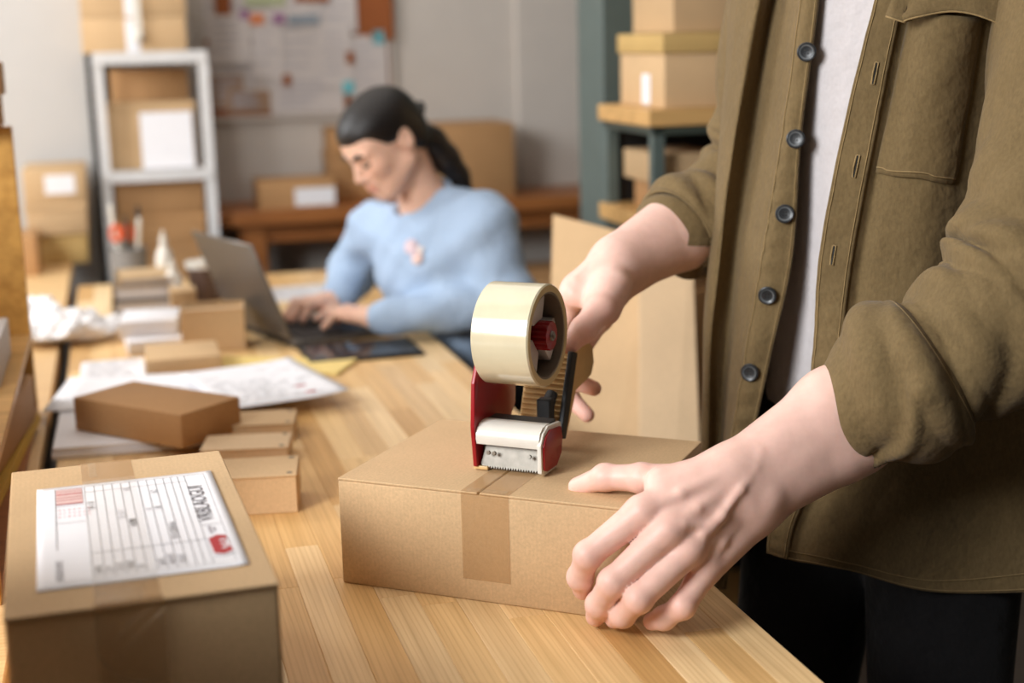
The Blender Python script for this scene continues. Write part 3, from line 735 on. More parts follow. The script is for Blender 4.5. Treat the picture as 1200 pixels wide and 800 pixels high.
sbox('shelf_carton', 'kraft box with white label, left in the open shelf bay', .03, .17, .04, .26, 1.05, 1.112, kraft, papers=(('left', .02, .22, .05, .5),))
sbox('shelf_carton', 'kraft box underneath the labelled one in the shelf bay', .04, .19, .03, .22, .9925, 1.049, kraft_dark)
sbox('shelf_carton', 'kraft box with pale label, right in the open shelf bay', .20, .40, .03, .26, .9925, 1.085, kraft, papers=(('front', .25, .8, .3, .85),))
sbox('tall_carton', 'tall brown carton in the dark lower shelf bay', .04, .34, .03, .27, .5515, .83, kraft_dark)

# cardboard sheets leaning beside the shelving
def slab(name, label, pts, th, mat, group=None, folds=0):
    """thin rectangular board from its bottom-left, bottom-right, top-right, top-left corners"""
    bl, br, tr, tl = [Vector(p) for p in pts]
    t = thing(name, label, 'cardboard', bl, 0, group)
    n = (br - bl).cross(tl - bl).normalized() * th
    m = MB(); a = [m.bm.verts.new(p - bl) for p in (bl, br, tr, tl)]; b = [m.bm.verts.new(p - bl - n) for p in (bl, br, tr, tl)]
    m.bm.faces.new(a); m.bm.faces.new(b[::-1])
    for i in range(4): m.bm.faces.new((a[i], a[(i + 1) % 4], b[(i + 1) % 4], b[i]))
    bmesh.ops.bevel(m.bm, geom=list(m.bm.edges), offset=.0015, segments=1, affect='EDGES')
    m.build('sheet', mat, t)
    if folds:
        q = MB(); f = .45; p0 = bl.lerp(tl, f) - bl; p1 = br.lerp(tr, f) - bl
        q.tube([p0 + n * .02, p1 + n * .02], .0016, 6); q.build('crease', kraft_dark, t)
    return t
slab('cardboard_sheet', 'wide cardboard sheet leaning behind the tape dispenser', [(.02, 2.18, 0.0), (.235, 2.09, 0.0), (.262, 2.62, .985), (.083, 2.74, 1.022)], .006, kraft)
slab('cardboard_sheet', 'narrow pale cardboard sheet leaning right of the wide one', [(.175, 2.02, 0.0), (.295, 2.01, 0.0), (.330, 2.60, 1.0), (.235, 2.62, 1.0)], .006, kraft_pale)
# glossy tablet in front of the laptop
tbt = thing('tablet', 'glossy black tablet lying in front of the laptop', 'tablet', (-.300, 2.800, TZ), R(17))
m = MB(); m.box((0, 0, .004), (.225, .155, .008), bev=.002, seg=2); m.build('case', black_mat, tbt, autosmooth=40)
m = MB(); m.box((0, 0, .0083), (.205, .135, .0008)); m.build('glass', plain('tablet_glass', (60, 62, 66), .05, bump=0, spec=1.0), tbt)
# ------------------------------------------------------------------ organic surfaces: distance fields meshed with surface nets
def at(px, py, Y):
    """world point seen at (px, py) of the 1200x800 frame, Y metres in front of the camera"""
    d = CAM_ROT @ Vector(((px - 600) / 1700.0, -(py - 400) / 1700.0, -1.0))
    return CAM_POS + d * (Y / d.y)
V3 = lambda p: np.array(tuple(p), dtype=np.float64)

class Field:
    def __init__(s, lo, hi, h):
        s.lo = np.array(lo, float); s.h = h
        s.n = np.ceil((np.array(hi) - s.lo) / h).astype(int) + 1
        s.f = np.full(s.n, .05, dtype=np.float32)
        s.ax = [s.lo[i] + h * np.arange(s.n[i]) for i in range(3)]
    def copy_empty(s):
        o = Field.__new__(Field); o.lo, o.h, o.n, o.ax = s.lo, s.h, s.n, s.ax
        o.f = np.full(s.n, .05, dtype=np.float32); return o
    def sub(s, lo, hi, mrg):
        i0 = np.maximum(0, np.floor((np.array(lo) - mrg - s.lo) / s.h).astype(int)); i1 = np.minimum(s.n, np.ceil((np.array(hi) + mrg - s.lo) / s.h).astype(int) + 1)
        if np.any(i1 <= i0): return None
        sl = tuple(slice(a, b) for a, b in zip(i0, i1))
        X, Y, Z = np.meshgrid(*[s.ax[i][sl[i]] for i in range(3)], indexing='ij', sparse=True)
        return sl, X, Y, Z
    @staticmethod
    def smin(a, b, k):
        if k <= 0: return np.minimum(a, b)
        h = np.maximum(k - np.abs(a - b), 0) / k
        return np.minimum(a, b) - h * h * k * .25
    def comb(s, sl, d, k, op):
        if op == 'add': s.f[sl] = s.smin(s.f[sl], d, k)
        else: s.f[sl] = -s.smin(-s.f[sl], d, k)
    def cap(s, a, b, ra, rb=None, k=.006, op='add'):
        rb = ra if rb is None else rb
        a, b = V3(a), V3(b); r = max(ra, rb)
        q = s.sub(np.minimum(a, b) - r, np.maximum(a, b) + r, k + .03)
        if q is None: return
        sl, X, Y, Z = q; ab = b - a; L2 = max(1e-12, ab @ ab)
        px, py, pz = X - a[0], Y - a[1], Z - a[2]
        t = np.clip((px * ab[0] + py * ab[1] + pz * ab[2]) / L2, 0, 1)
        d = np.sqrt((px - t * ab[0]) ** 2 + (py - t * ab[1]) ** 2 + (pz - t * ab[2]) ** 2) - (ra + (rb - ra) * t)
        s.comb(sl, d.astype(np.float32), k, op)
    def chain(s, pts, rads, k=.004):
        for i in range(len(pts) - 1): s.cap(pts[i], pts[i + 1], rads[i], rads[i + 1], k)
    def ell(s, c, rad, M=None, k=.01, op='add'):
        c = V3(c); rad = np.array(rad, float); r = rad.max()
        q = s.sub(c - r, c + r, k + .03)
        if q is None: return
        sl, X, Y, Z = q; p = [X - c[0], Y - c[1], Z - c[2]]
        if M is not None:
            Mi = np.array(M.transposed()); p = [Mi[i, 0] * p[0] + Mi[i, 1] * p[1] + Mi[i, 2] * p[2] for i in range(3)]
        k0 = np.sqrt((p[0] / rad[0]) ** 2 + (p[1] / rad[1]) ** 2 + (p[2] / rad[2]) ** 2) + 1e-9
        k1 = np.sqrt((p[0] / rad[0] ** 2) ** 2 + (p[1] / rad[1] ** 2) ** 2 + (p[2] / rad[2] ** 2) ** 2) + 1e-9
        s.comb(sl, (k0 * (k0 - 1) / k1).astype(np.float32), k, op)
    def mesh(s, smooth=1):
        f = s.f; n = s.n; ins = f < 0
        def cs(A, dx, dy, dz): return A[dx:n[0] - 1 + dx, dy:n[1] - 1 + dy, dz:n[2] - 1 + dz]
        cnt = sum(cs(ins, *d).astype(np.int8) for d in np.ndindex(2, 2, 2))
        act = (cnt > 0) & (cnt < 8); idx = np.argwhere(act); ids = -np.ones(act.shape, np.int64); ids[act] = np.arange(len(idx))
        acc = np.zeros((len(idx), 3)); num = np.zeros(len(idx))
        for ax in range(3):
            o1, o2 = [i for i in range(3) if i != ax]
            for p in (0, 1):
                for q in (0, 1):
                    c0 = idx.copy(); c0[:, o1] += p; c0[:, o2] += q; c1 = c0.copy(); c1[:, ax] += 1
                    f0 = f[tuple(c0.T)].astype(float); f1 = f[tuple(c1.T)].astype(float); m = (f0 < 0) != (f1 < 0)
                    t = np.where(m, f0 / np.where(np.abs(f0 - f1) < 1e-12, 1, f0 - f1), 0)
                    P = c0.astype(float); P[:, ax] += t; acc += P * m[:, None]; num += m
        v = s.lo + s.h * acc / num[:, None]
        faces = []
        for ax in range(3):
            o1, o2 = (ax + 1) % 3, (ax + 2) % 3
            lo = [slice(None)] * 3; hi = [slice(None)] * 3; lo[ax] = slice(0, n[ax] - 1); hi[ax] = slice(1, n[ax])
            a, b = ins[tuple(lo)], ins[tuple(hi)]; e = np.argwhere(a != b); fl = a[tuple(e.T)]
            ok = (e[:, o1] > 0) & (e[:, o2] > 0) & (e[:, o1] < n[o1] - 1) & (e[:, o2] < n[o2] - 1); e = e[ok]; fl = fl[ok]
            qd = []
            for d1, d2 in ((-1, -1), (0, -1), (0, 0), (-1, 0)):
                c = e.copy(); c[:, o1] += d1; c[:, o2] += d2; qd.append(ids[tuple(c.T)])
            qd = np.stack(qd, 1); qd[~fl] = qd[~fl][:, ::-1]; faces.append(qd)
        F = np.concatenate(faces); F = F[(F >= 0).all(1)]
        for _ in range(smooth):
            S = np.zeros_like(v); W = np.zeros(len(v))
            for k in range(4):
                np.add.at(S, F[:, k], v[F[:, (k + 1) % 4]]); np.add.at(W, F[:, k], 1)
                np.add.at(S, F[:, k], v[F[:, (k - 1) % 4]]); np.add.at(W, F[:, k], 1)
            v = .5 * v + .5 * S / np.maximum(W, 1)[:, None]
        return v, F

def vnormals(v, F):
    a, b, c, d = (v[F[:, i]] for i in range(4)); nn = np.cross(c - a, d - b); N = np.zeros_like(v)
    for k in range(4): np.add.at(N, F[:, k], nn)
    return N / np.maximum(np.linalg.norm(N, axis=1, keepdims=True), 1e-12)

def mesh_obj(name, parts, mat, parent=None, tint=None):
    """parts: list of (verts, quads); tint: optional list of per-vertex RGB arrays"""
    vs = []; fs = []; o = 0
    for v, F in parts: vs.append(v); fs.append(np.asarray(F) + o); o += len(v)
    v = np.concatenate(vs); F = np.concatenate(fs)
    me = bpy.data.meshes.new(name); me.from_pydata(v.tolist(), [], F.tolist())
    me.polygons.foreach_set('use_smooth', [True] * len(me.polygons)); me.materials.append(mat)
    if tint is not None:
        t = np.concatenate(tint); ca = me.color_attributes.new('tint', 'FLOAT_COLOR', 'POINT')
        ca.data.foreach_set('color', np.concatenate([t, np.ones((len(t), 1))], 1).astype(np.float32).ravel())
    me.update()
    ob = bpy.data.objects.new(name, me); C.objects.link(ob)
    if parent: ob.parent = parent
    return ob
def skin(name, rgb, rough=.45):
    s = NT(name); at_ = s.n('ShaderNodeAttribute'); at_.attribute_name = 'tint'
    f = s.noise(s.coord(), 55, 3); r = s.ramp(f, [(.3, (.94, .91, .90)), (.7, (1.04, 1.03, 1.03))])
    base = s.mix(1.0, at_.outputs['Color'], lin(rgb), 'MULTIPLY'); col = s.mix(1.0, base, r.outputs[0], 'MULTIPLY')
    s.l(col, s.b.inputs['Base Color']); s.b.inputs['Roughness'].default_value = rough; s.b.inputs['Specular IOR Level'].default_value = .4
    s.b.inputs['Subsurface Weight'].default_value = .18; s.b.inputs['Subsurface Radius'].default_value = (.012, .005, .003); s.b.inputs['Subsurface Scale'].default_value = .6
    f2 = s.noise(s.coord(), 380, 3); s.l(s.bump(f2, .10, .0006), s.b.inputs['Normal'])
    return s.m
def tints(v, spots):
    """base white, blended to the given colours near the given points: (points, radius, rgb, strength)"""
    t = np.ones((len(v), 3))
    for pts, rad, rgb, st in spots:
        d = np.min([np.linalg.norm(v - V3(p), axis=1) for p in pts], axis=0)
        w_ = (np.exp(-(d / rad) ** 2) * st)[:, None]; t = t * (1 - w_) + np.array(rgb) * w_
    return t

def hand_mesh(h, lo, hi, palm, fingers, thumb, extra=(), veins=(), kf=.010):
    P = Field(lo, hi, h)
    for a, b, ra, rb, k in palm: P.cap(a, b, ra, rb, k)
    for a, b, ra, rb, k in extra: P.cap(a, b, ra, rb, k)
    for pts, r in veins:
        for i in range(len(pts) - 1): P.cap(pts[i], pts[i + 1], r, r, .006)
    out = P.f.copy()
    for pts, rads in fingers + [thumb]:
        q = P.copy_empty(); q.chain(pts, rads, .004)
        for j in range(1, len(pts) - 1): q.ell(pts[j], (rads[j] * 1.03,) * 3, None, .006)     # knuckles
        out = np.minimum(out, P.smin(P.f, q.f, kf))
    P.f = out
    return P.mesh(1)

def head_field(F, H, s=1.0, jaw=1.0):
    """H: 4x4 placing the head (face towards -y, z up)"""
    Rm = H.to_3x3().normalized()
    p = lambda x, y, z: H @ Vector((x * s, y * s, z * s))
    F.ell(p(0, .012, .035), (.074 * s, .096 * s, .084 * s), Rm, .01)
    F.ell(p(0, -.036, -.032), (.059 * s, .056 * s, .078 * s), Rm, .03)
    F.ell(p(0, -.060, .035), (.058 * s, .034 * s, .05 * s), Rm, .03)
    F.ell(p(0, -.072, -.093), (.024 * s * jaw, .019 * s, .017 * s), Rm, .028)
    for sx in (-1, 1):
        F.cap(p(sx * .056, .005, -.055), p(sx * .018, -.066, -.092), .017 * s, .016 * s, .03)
        F.ell(p(sx * .040, -.066, -.022), (.020 * s, .018 * s, .018 * s), Rm, .025)
        F.ell(p(sx * .031, -.104, .006), (.020 * s, .016 * s, .012 * s), Rm, .014, 'sub')
        F.ell(p(sx * .031, -.077, .004), (.0145 * s, .014 * s, .013 * s), Rm, .004)
        F.cap(p(sx * .048, -.082, .024), p(sx * .014, -.093, .021), .007 * s, .008 * s, .010)
        F.ell(p(sx * .0765, .018, -.002), (.009 * s, .019 * s, .032 * s), Rm, .006)
        F.ell(p(sx * .084, .014, .003), (.006 * s, .010 * s, .018 * s), Rm, .005, 'sub')
    F.cap(p(0, -.090, .010), p(0, -.113, -.030), .0075 * s, .0105 * s, .012)
    for sx in (-1, 1): F.ell(p(sx * .012, -.101, -.034), (.008 * s, .010 * s, .007 * s), Rm, .006)
    F.ell(p(0, -.090, -.058), (.026 * s, .012 * s, .020 * s), Rm, .015)
    F.cap(p(-.018, -.095, -.060), p(.018, -.095, -.060), .0048 * s, .0048 * s, .006); F.ell(p(0, -.100, -.060), (.013 * s, .005 * s, .005 * s), Rm, .006)
    F.cap(p(-.014, -.095, -.070), p(.014, -.095, -.070), .0058 * s, .0058 * s, .006)
    lips = [p(x, -.100, z) for x in (-.016, -.008, 0, .008, .016) for z in (-.060, -.069)]
    cheeks = [p(sx * .04, -.08, -.025) for sx in (-1, 1)]
    return p, lips, cheeks
# ------------------------------------------------------------------ the standing man (only chest to hips in frame)
skin_man = skin('fair_skin', (240, 200, 185))
def fabric(name, rgb, weave=900, rough=.85, var=.08, bump=.25, patch=.10):
    s = NT(name); c = lin(rgb); vec = s.coord()
    big = s.noise(vec, 9, 4); fine = s.noise(s.coord(scale=(1, 1, .45)), weave * .35, 2, .7)
    a = s.ramp(big, [(.28, tuple(x * (1 - patch) for x in c[:3])), (.72, tuple(min(1, x * (1 + patch)) for x in c[:3]))])
    b = s.ramp(fine, [(.25, (1 - var,) * 3), (.75, (1 + var,) * 3)])
    s.l(s.mix(1.0, a.outputs[0], b.outputs[0], 'MULTIPLY'), s.b.inputs['Base Color'])
    s.b.inputs['Roughness'].default_value = rough; s.b.inputs['Specular IOR Level'].default_value = .15
    s.b.inputs['Sheen Weight'].default_value = .08
    wr_ = s.noise(s.coord(), 26, 3); n1 = s.bump(wr_, .55, .010)
    s.l(s.bump(fine, bump, .0008, n1), s.b.inputs['Normal']); s.m.use_backface_culling = False
    return s.m
olive = fabric('olive_twill', (114, 95, 64), var=.16)
olive_seam = fabric('olive_stitch', (150, 126, 86))
tee = fabric('pale_grey_jersey', (206, 200, 200), var=.03, patch=.03)
denim = fabric('black_denim', (26, 25, 26), var=.15)
horn = plain('dark_horn', (44, 46, 48), .35)
horn2 = plain('grey_horn', (96, 100, 102), .3)

man = None
W = at
# near (left) hand on the parcel's right front corner
wri = W(872, 566, 1.445)
ind = [W(752, 600, 1.400), W(689, 650, 1.392), W(680, 676, 1.412), W(683, 691, 1.424)]
mid = [W(782, 622, 1.388), W(718, 682, 1.374), W(702, 708, 1.396), W(698, 722, 1.408)]
rin = [W(806, 645, 1.388), W(748, 702, 1.362), W(730, 720, 1.384), W(720, 725, 1.398)]
pin = [W(826, 668, 1.398), W(800, 710, 1.372), W(778, 724, 1.380), W(764, 728, 1.392)]
thb = [W(836, 566, 1.448), W(752, 560, 1.462), W(709, 559, 1.478), W(677, 570, 1.496)]
palm = []
for k, (mc, off) in enumerate(((ind[0], (856, 552)), (mid[0], (866, 566)), (rin[0], (876, 582)), (pin[0], (886, 596)))):
    palm.append((W(off[0], off[1], 1.438 + .003 * k), mc, .0245 - .001 * k, .0155 - .0008 * k, .012))
palm.append((W(880, 600, 1.442), W(838, 655, 1.412), .024, .014, .014))
palm.append((W(845, 556, 1.440), W(775, 566, 1.428), .022, .018, .014))
palm.append((W(850, 590, 1.436), W(790, 615, 1.404), .026, .020, .014))
fore = [(W(852, 556, 1.443), W(975, 468, 1.490), .026, .032, .02), (W(884, 592, 1.446), W(1004, 520, 1.488), .025, .032, .02), (W(868, 573, 1.446), W(985, 492, 1.490), .031, .040, .02),
        (W(975, 478, 1.49), W(1150, 400, 1.53), .040, .050, .02), (W(985, 520, 1.49), W(1160, 420, 1.53), .036, .048, .02)]
fore.append((W(898, 585, 1.430), W(900, 582, 1.430), .010, .010, .014))                      # wrist bone
tend = []
for mc, w_ in ((ind[0], (842, 556)), (mid[0], (850, 570)), (rin[0], (858, 586)), (pin[0], (866, 602))):
    a = Vector(mc); b = W(w_[0], w_[1], 1.420)
    up = (CAM_POS - a).normalized()
    tend.append(([a + up * .0095, a.lerp(b, .5) + up * .0105, b + up * .004], .0042))
vein = [([W(892, 530, 1.432), W(884, 548, 1.424), W(868, 572, 1.4095), W(846, 604, 1.3975), W(824, 626, 1.3835)], .0036), ([W(846, 604, 1.3975), W(820, 638, 1.384)], .0030), ([W(832, 618, 1.391), W(802, 614, 1.380)], .0030)]
fing = [(ind, [.0168, .0138, .0126, .0106]), (mid, [.0170, .0142, .0128, .0106]), (rin, [.0164, .0134, .0122, .0102]), (pin, [.0150, .0122, .0110, .0094])]
lo = (.02, 1.33, .72); hi = (.66, 1.66, 1.10)
hL = hand_mesh(.0022, lo, hi, palm, fing, (thb, [.021, .0150, .0135, .0105]), fore, tend + vein)
# far (right) hand around the dispenser grip
rind = [W(676, 338, 1.775), W(648, 405, 1.800), W(672, 446, 1.800), W(696, 455, 1.785)]
rmid = [W(684, 350, 1.795), W(648, 432, 1.830), W(668, 466, 1.826), W(688, 486, 1.812)]
rrin = [W(694, 362, 1.812), W(648, 455, 1.850), W(650, 480, 1.845), W(656, 492, 1.835)]
rpin = [W(704, 372, 1.825), W(655, 452, 1.868), W(644, 474, 1.862), W(642, 486, 1.855)]
rthb = [W(716, 335, 1.755), W(703, 362, 1.715), W(684, 386, 1.696), W(667, 404, 1.688)]
rp = [(W(722, 308, 1.80), rind[0], .026, .018, .014), (W(726, 312, 1.81), rmid[0], .027, .018, .014), (W(730, 318, 1.82), rrin[0], .026, .017, .014), (W(732, 322, 1.83), rpin[0], .024, .016, .014),
      (W(718, 325, 1.78), W(706, 360, 1.745), .026, .024, .018), (W(712, 318, 1.79), W(672, 345, 1.765), .026, .016, .014)]
rf = [(W(722, 302, 1.805), W(786, 258, 1.885), .026, .034, .02), (W(734, 318, 1.81), W(803, 284, 1.885), .025, .033, .02), (W(724, 310, 1.81), W(800, 272, 1.89), .029, .040, .02), (W(800, 272, 1.89), W(880, 220, 1.98), .042, .046, .02)]
rfing = [(rind, [.0165, .0125, .0115, .0098]), (rmid, [.0165, .0125, .0115, .0098]), (rrin, [.0155, .0120, .0110, .0094]), (rpin, [.014, .0110, .0100, .0085])]
rt = [([W(674, 328, 1.762), W(704, 302, 1.786)], .004), ([W(690, 338, 1.770), W(716, 308, 1.792)], .004)]
hR = hand_mesh(.0022, (.02, 1.63, .83), (.42, 2.06, 1.20), rp, rfing, (rthb, [.024, .0175, .0150, .0115]), rf, rt)
# trunk, neck and head (hidden under the clothes and above the frame), coarse
MC = Vector((.470, 1.780, 0)); mf = Vector((-.75, -.66, 0)).normalized(); ml = Vector((-mf.y, mf.x, 0))
B3 = lambda l, f, z: MC + ml * l + mf * f + Vector((0, 0, z))
SHL, ELL = W(1285, -40, 1.62), W(1222, 352, 1.50)
SHR, ELR = Vector((.385, 1.945, 1.43)), W(880, 205, 1.985)
bod = Field((.10, 1.40, .80), (.95, 2.25, 1.96), .010)
MZ = Matrix((ml, mf, (0, 0, 1))).transposed().to_3x3()
bod.ell(B3(0, 0, 1.30), (.155, .080, .22), MZ, .03); bod.ell(B3(0, 0, 1.0), (.145, .080, .20), MZ, .04)
bod.cap(SHL.lerp(B3(.17, 0, 1.42), .6), SHR, .06, .06, .06); bod.cap(SHL, ELL, .052, .046, .04); bod.cap(SHR, ELR, .050, .044, .04); bod.cap(ELL, W(1120, 415, 1.525), .046, .044, .03)
bod.cap(B3(0, -.02, 1.45), B3(0, .04, 1.62), .062, .055, .05)
Yl = -(mf * .9 + Vector((0, 0, -.42))).normalized(); Xl = Yl.cross(Vector((0, 0, 1))).normalized(); Zl = Xl.cross(Yl)
HM = Matrix.Translation(B3(0, .09, 1.74)) @ Matrix((Xl, Yl, Zl)).transposed().to_4x4()
pm, lipsM, chkM = head_field(bod, HM, 1.05)
hB = bod.mesh(1)
knuck = ([(ind + mid + rin + pin)[i] for i in (0, 1, 3, 4, 5, 7, 8, 9, 11, 12, 13, 15)] + thb[1:], .020, (.98, .84, .81), .5)
rkn = (rind[:2] + rmid[:2] + rthb[1:] + [rind[3], rmid[3], rrin[3]], .022, (.97, .78, .74), .6)
tL, tR, tB = tints(hL[0], [knuck, ([W(820, 600, 1.40), W(850, 570, 1.44)], .05, (1.0, .95, .93), .5)]), tints(hR[0], [rkn]), tints(hB[0], [(lipsM, .008, (.9, .55, .55), .8), (chkM, .03, (1, .85, .82), .5)])
man = mesh_obj('person', [hB, hL, hR], skin_man, None, [tB, tL, tR])
tag(man, 'standing person in an open olive overshirt and pale tee, taping the parcel', 'person')
# short dark hair for the head above the frame
hf = Field(tuple(HM.translation - Vector((.16, .16, .12))), tuple(HM.translation + Vector((.16, .16, .18))), .006)
RmM = HM.to_3x3()
hf.ell(pm(0, .018, .042), (.084, .103, .090), RmM, .01); hf.ell(pm(0, -.075, -.03), (.09, .075, .105), RmM, .012, 'sub'); hf.ell(pm(0, .04, -.10), (.10, .12, .075), RmM, .012, 'sub')
hair_brown = plain('dark_brown_hair', (40, 28, 22), .4, var=.2, scale=200, bump=.3)
mesh_obj('hair', [hf.mesh(1)], hair_brown, man)
for sx in (-1, 1):
    q = MB(); q.tube([pm(sx * .05, -.083, .028), pm(sx * .033, -.093, .033), pm(sx * .016, -.098, .028)], .0035, 6); q.build('eyebrow', hair_brown, man, smooth=True)
    q = MB(); q.tube([pm(sx * .045, -.088, .004), pm(sx * .031, -.0945, -.002), pm(sx * .018, -.091, .003)], .0014, 6); q.build('eyelid_line', hair_brown, man, smooth=True)

# --- cloth surfaces from control points
def spline_rows(P, n):
    """Catmull-Rom through the rows of P (k,...) resampled to n"""
    P = np.asarray(P, float); k = len(P); t = np.linspace(0, k - 1, n); i = np.minimum(t.astype(int), k - 2); f = (t - i).reshape(-1, *([1] * (P.ndim - 1)))
    g = lambda j: P[np.clip(j, 0, k - 1)]
    p0, p1, p2, p3 = g(i - 1), g(i), g(i + 1), g(i + 2)
    p0 = np.where((i == 0).reshape(f.shape), 2 * p1 - p2, p0); p3 = np.where((i == k - 2).reshape(f.shape), 2 * p2 - p1, p3)
    return .5 * (2 * p1 + (p2 - p0) * f + (2 * p0 - 5 * p1 + 4 * p2 - p3) * f ** 2 + (3 * p1 - p0 - 3 * p2 + p3) * f ** 3)
def patch(ctrl, nu, nv):
    """ctrl[row][col] points -> (nu rows, nv cols, 3)"""
    P = np.array([[tuple(p) for p in r] for r in ctrl], float)
    P = spline_rows(P, nu); return np.swapaxes(spline_rows(np.swapaxes(P, 0, 1), nv), 0, 1)
def gnorm(G):
    du = np.gradient(G, axis=0); dv = np.gradient(G, axis=1); n = np.cross(dv, du); return n / np.maximum(np.linalg.norm(n, axis=2, keepdims=True), 1e-12)
def grid_faces(nu, nv, wrap=False):
    i, j = np.meshgrid(np.arange(nu - 1), np.arange(nv if wrap else nv - 1), indexing='ij'); j2 = (j + 1) % nv
    return np.stack([(i * nv + j), (i * nv + j2), ((i + 1) * nv + j2), ((i + 1) * nv + j)], -1).reshape(-1, 4)
def cloth(name, G, mat, parent, thick=.0022, wrap=False):
    nu, nv = G.shape[:2]; o = mesh_obj(name, [(G.reshape(-1, 3), grid_faces(nu, nv, wrap))], mat, parent)
    if thick:
        md = o.modifiers.new('cloth', 'SOLIDIFY'); md.thickness = thick; md.offset = 0
    return o
def fold(u, v, amp, fu, fv, ph, sharp=1.0):
    return amp * np.sign(np.sin(fu * u + fv * v + ph)) * np.abs(np.sin(fu * u + fv * v + ph)) ** sharp

rows_py = [-70, 20, 160, 300, 410, 520, 615, 690]
zr = [1.47, 1.385, 1.25, 1.12, 1.02, .92, .82, .735]
# right panel (carries the buttons): placket edge, placket seam, fold valley, bulge, silhouette, side, back
rA = [966, 957, 939, 929, 905, 881, 862, 850]; rS = [945, 936, 916, 892, 874, 857, 846, 838]
rV = [925, 905, 884, 862, 852, 846, 840, 834]; rL = [905, 882, 858, 840, 831, 829, 829, 830]
ctrlR = []
for k, py in enumerate(rows_py):
    q = .006 * k
    ctrlR.append([W(rA[k], py, 1.715 + .004 * k), W(rS[k], py, 1.735 + .003 * k), W(rV[k], py, 1.830), W(rL[k], py, 1.80 + .004 * k),
                  Vector((.298 - q * .6, 1.93, zr[k])), Vector((.345, 2.005, zr[k])), Vector((.47, 1.985, zr[k])), Vector((.575, 1.90, zr[k]))])
GR = patch(ctrlR, 150, 150)
u = np.linspace(0, 1, 150)[:, None]; v = np.linspace(0, 1, 150)[None, :]
wgt = np.clip((v - .17) * 7, 0, 1) * (.4 + .6 * u)
dR = wgt * (fold(u, v, .006, 2, 26, .6) + fold(u, v, .003, 7, 44, 2.) + .0022 * np.sin(23 * u + 11 * v) * np.sin(9 * u))
puck = np.exp(-((v - .075) / .06) ** 2) * .0020 * np.sin(150 * u + 6 * np.sin(17 * u)) * (.3 + u)
GR = GR + gnorm(GR) * (dR + puck)[..., None]
shirt = None
shirt = cloth('overshirt', GR, olive, man)
NR = gnorm(GR)
# left panel (carries the buttonholes): inner edge, seam, pocket, front, under arm, back
lA = [1046, 1020, 986, 960, 953, 938, 905, 899]; lS = [1082, 1056, 1028, 1002, 988, 972, 935, 925]
lP = [1135, 1112, 1090, 1068, 1062, 1052, 1010, 990]; lF = [1210, 1186, 1172, 1160, 1158, 1150, 1120, 1104]
lpy = [[p] * 4 for p in rows_py[:-2]] + [[600, 612, 628, 636], [648, 656, 668, 694]]
ctrlL = []
for k, py in enumerate(lpy):
    ctrlL.append([W(lA[k], py[0], 1.665 - .011 * k), W(lS[k], py[1], 1.655 - .012 * k), W(lP[k], py[2], 1.640 - .011 * k), W(lF[k], py[3], 1.650 - .007 * k),
                  Vector((.685, 1.630 - .002 * k, zr[k] - (.03 if k == 7 else 0))), Vector((.745, 1.72, zr[k])), Vector((.70, 1.82, zr[k])), Vector((.575, 1.905, zr[k]))])
GL = patch(ctrlL, 160, 150)
u = np.linspace(0, 1, 160)[:, None]
wgt = np.clip((v - .16) * 7, 0, 1)
dL = wgt * (fold(u, v, .005, 3.5, 15, 2.2) + .004 * np.sin(31 * v - 5 * u) * u + .0025 * np.sin(17 * u + 9 * v) * np.sin(13 * v)) - .010 * np.exp(-((v - .165) / .022) ** 2) * (1 - u * .5)
puckL = np.exp(-((v - .06) / .05) ** 2) * .0009 * np.sin(130 * u + 5 * np.sin(11 * u))
NL0 = gnorm(GL); GL = GL + NL0 * (dL + puckL)[..., None] * -1
o2 = cloth('shirt_front', GL, olive, shirt); NL = gnorm(GL)
def out(G, N, i, j, d):
    n = N[i, j]; p = G[i, j]
    if n @ (V3(CAM_POS) - p) < 0: n = -n
    return Vector(p + n * d), Vector(n)
def nearest(G, px, py):
    """grid cell seen at a pixel"""
    r = V3(at(px, py, 1.0)) - V3(CAM_POS); r /= np.linalg.norm(r); d = G - V3(CAM_POS); t = d @ r
    e = np.linalg.norm(d - t[..., None] * r, axis=2) + .02 * (t - t.min())
    return np.unravel_index(np.argmin(e), e.shape)
def strip(name, G, N, cols, mat, parent, d, rows=None, flip=1):
    """raised band over grid columns"""
    j0, j1 = cols; i0, i1 = rows or (0, G.shape[0])
    S = np.array(G[i0:i1, j0:j1 + 1]); n = np.array(N[i0:i1, j0:j1 + 1])
    sg = np.sign(np.sum(n * (V3(CAM_POS) - S), axis=2, keepdims=True)); S = S + n * sg * d
    return cloth(name, S, mat, parent, .0016)
strip('placket', GR, NR, (0, 21), olive, shirt, .0022)
strip('placket', GL, NL, (0, 20), olive, shirt, .0022)
def seamline(G, N, ijs, name, parent, d=.003, r=.0009):
    pts = [out(G, N, i, j, d)[0] for i, j in ijs]; q = MB(); q.tube(pts, r, 5); return q.build(name, olive_seam, parent, smooth=True)
for j in (2, 19): seamline(GR, NR, [(i, j) for i in range(0, 150, 2)], 'stitching', shirt, .0036, .0006)
for j in (2, 18): seamline(GL, NL, [(i, j) for i in range(0, 160, 2)], 'stitching', shirt, .0036, .0006)
for i in (153, 158): seamline(GL, NL, [(i, j) for j in range(0, 100, 2)], 'hem_stitching', shirt, .0022, .0007)
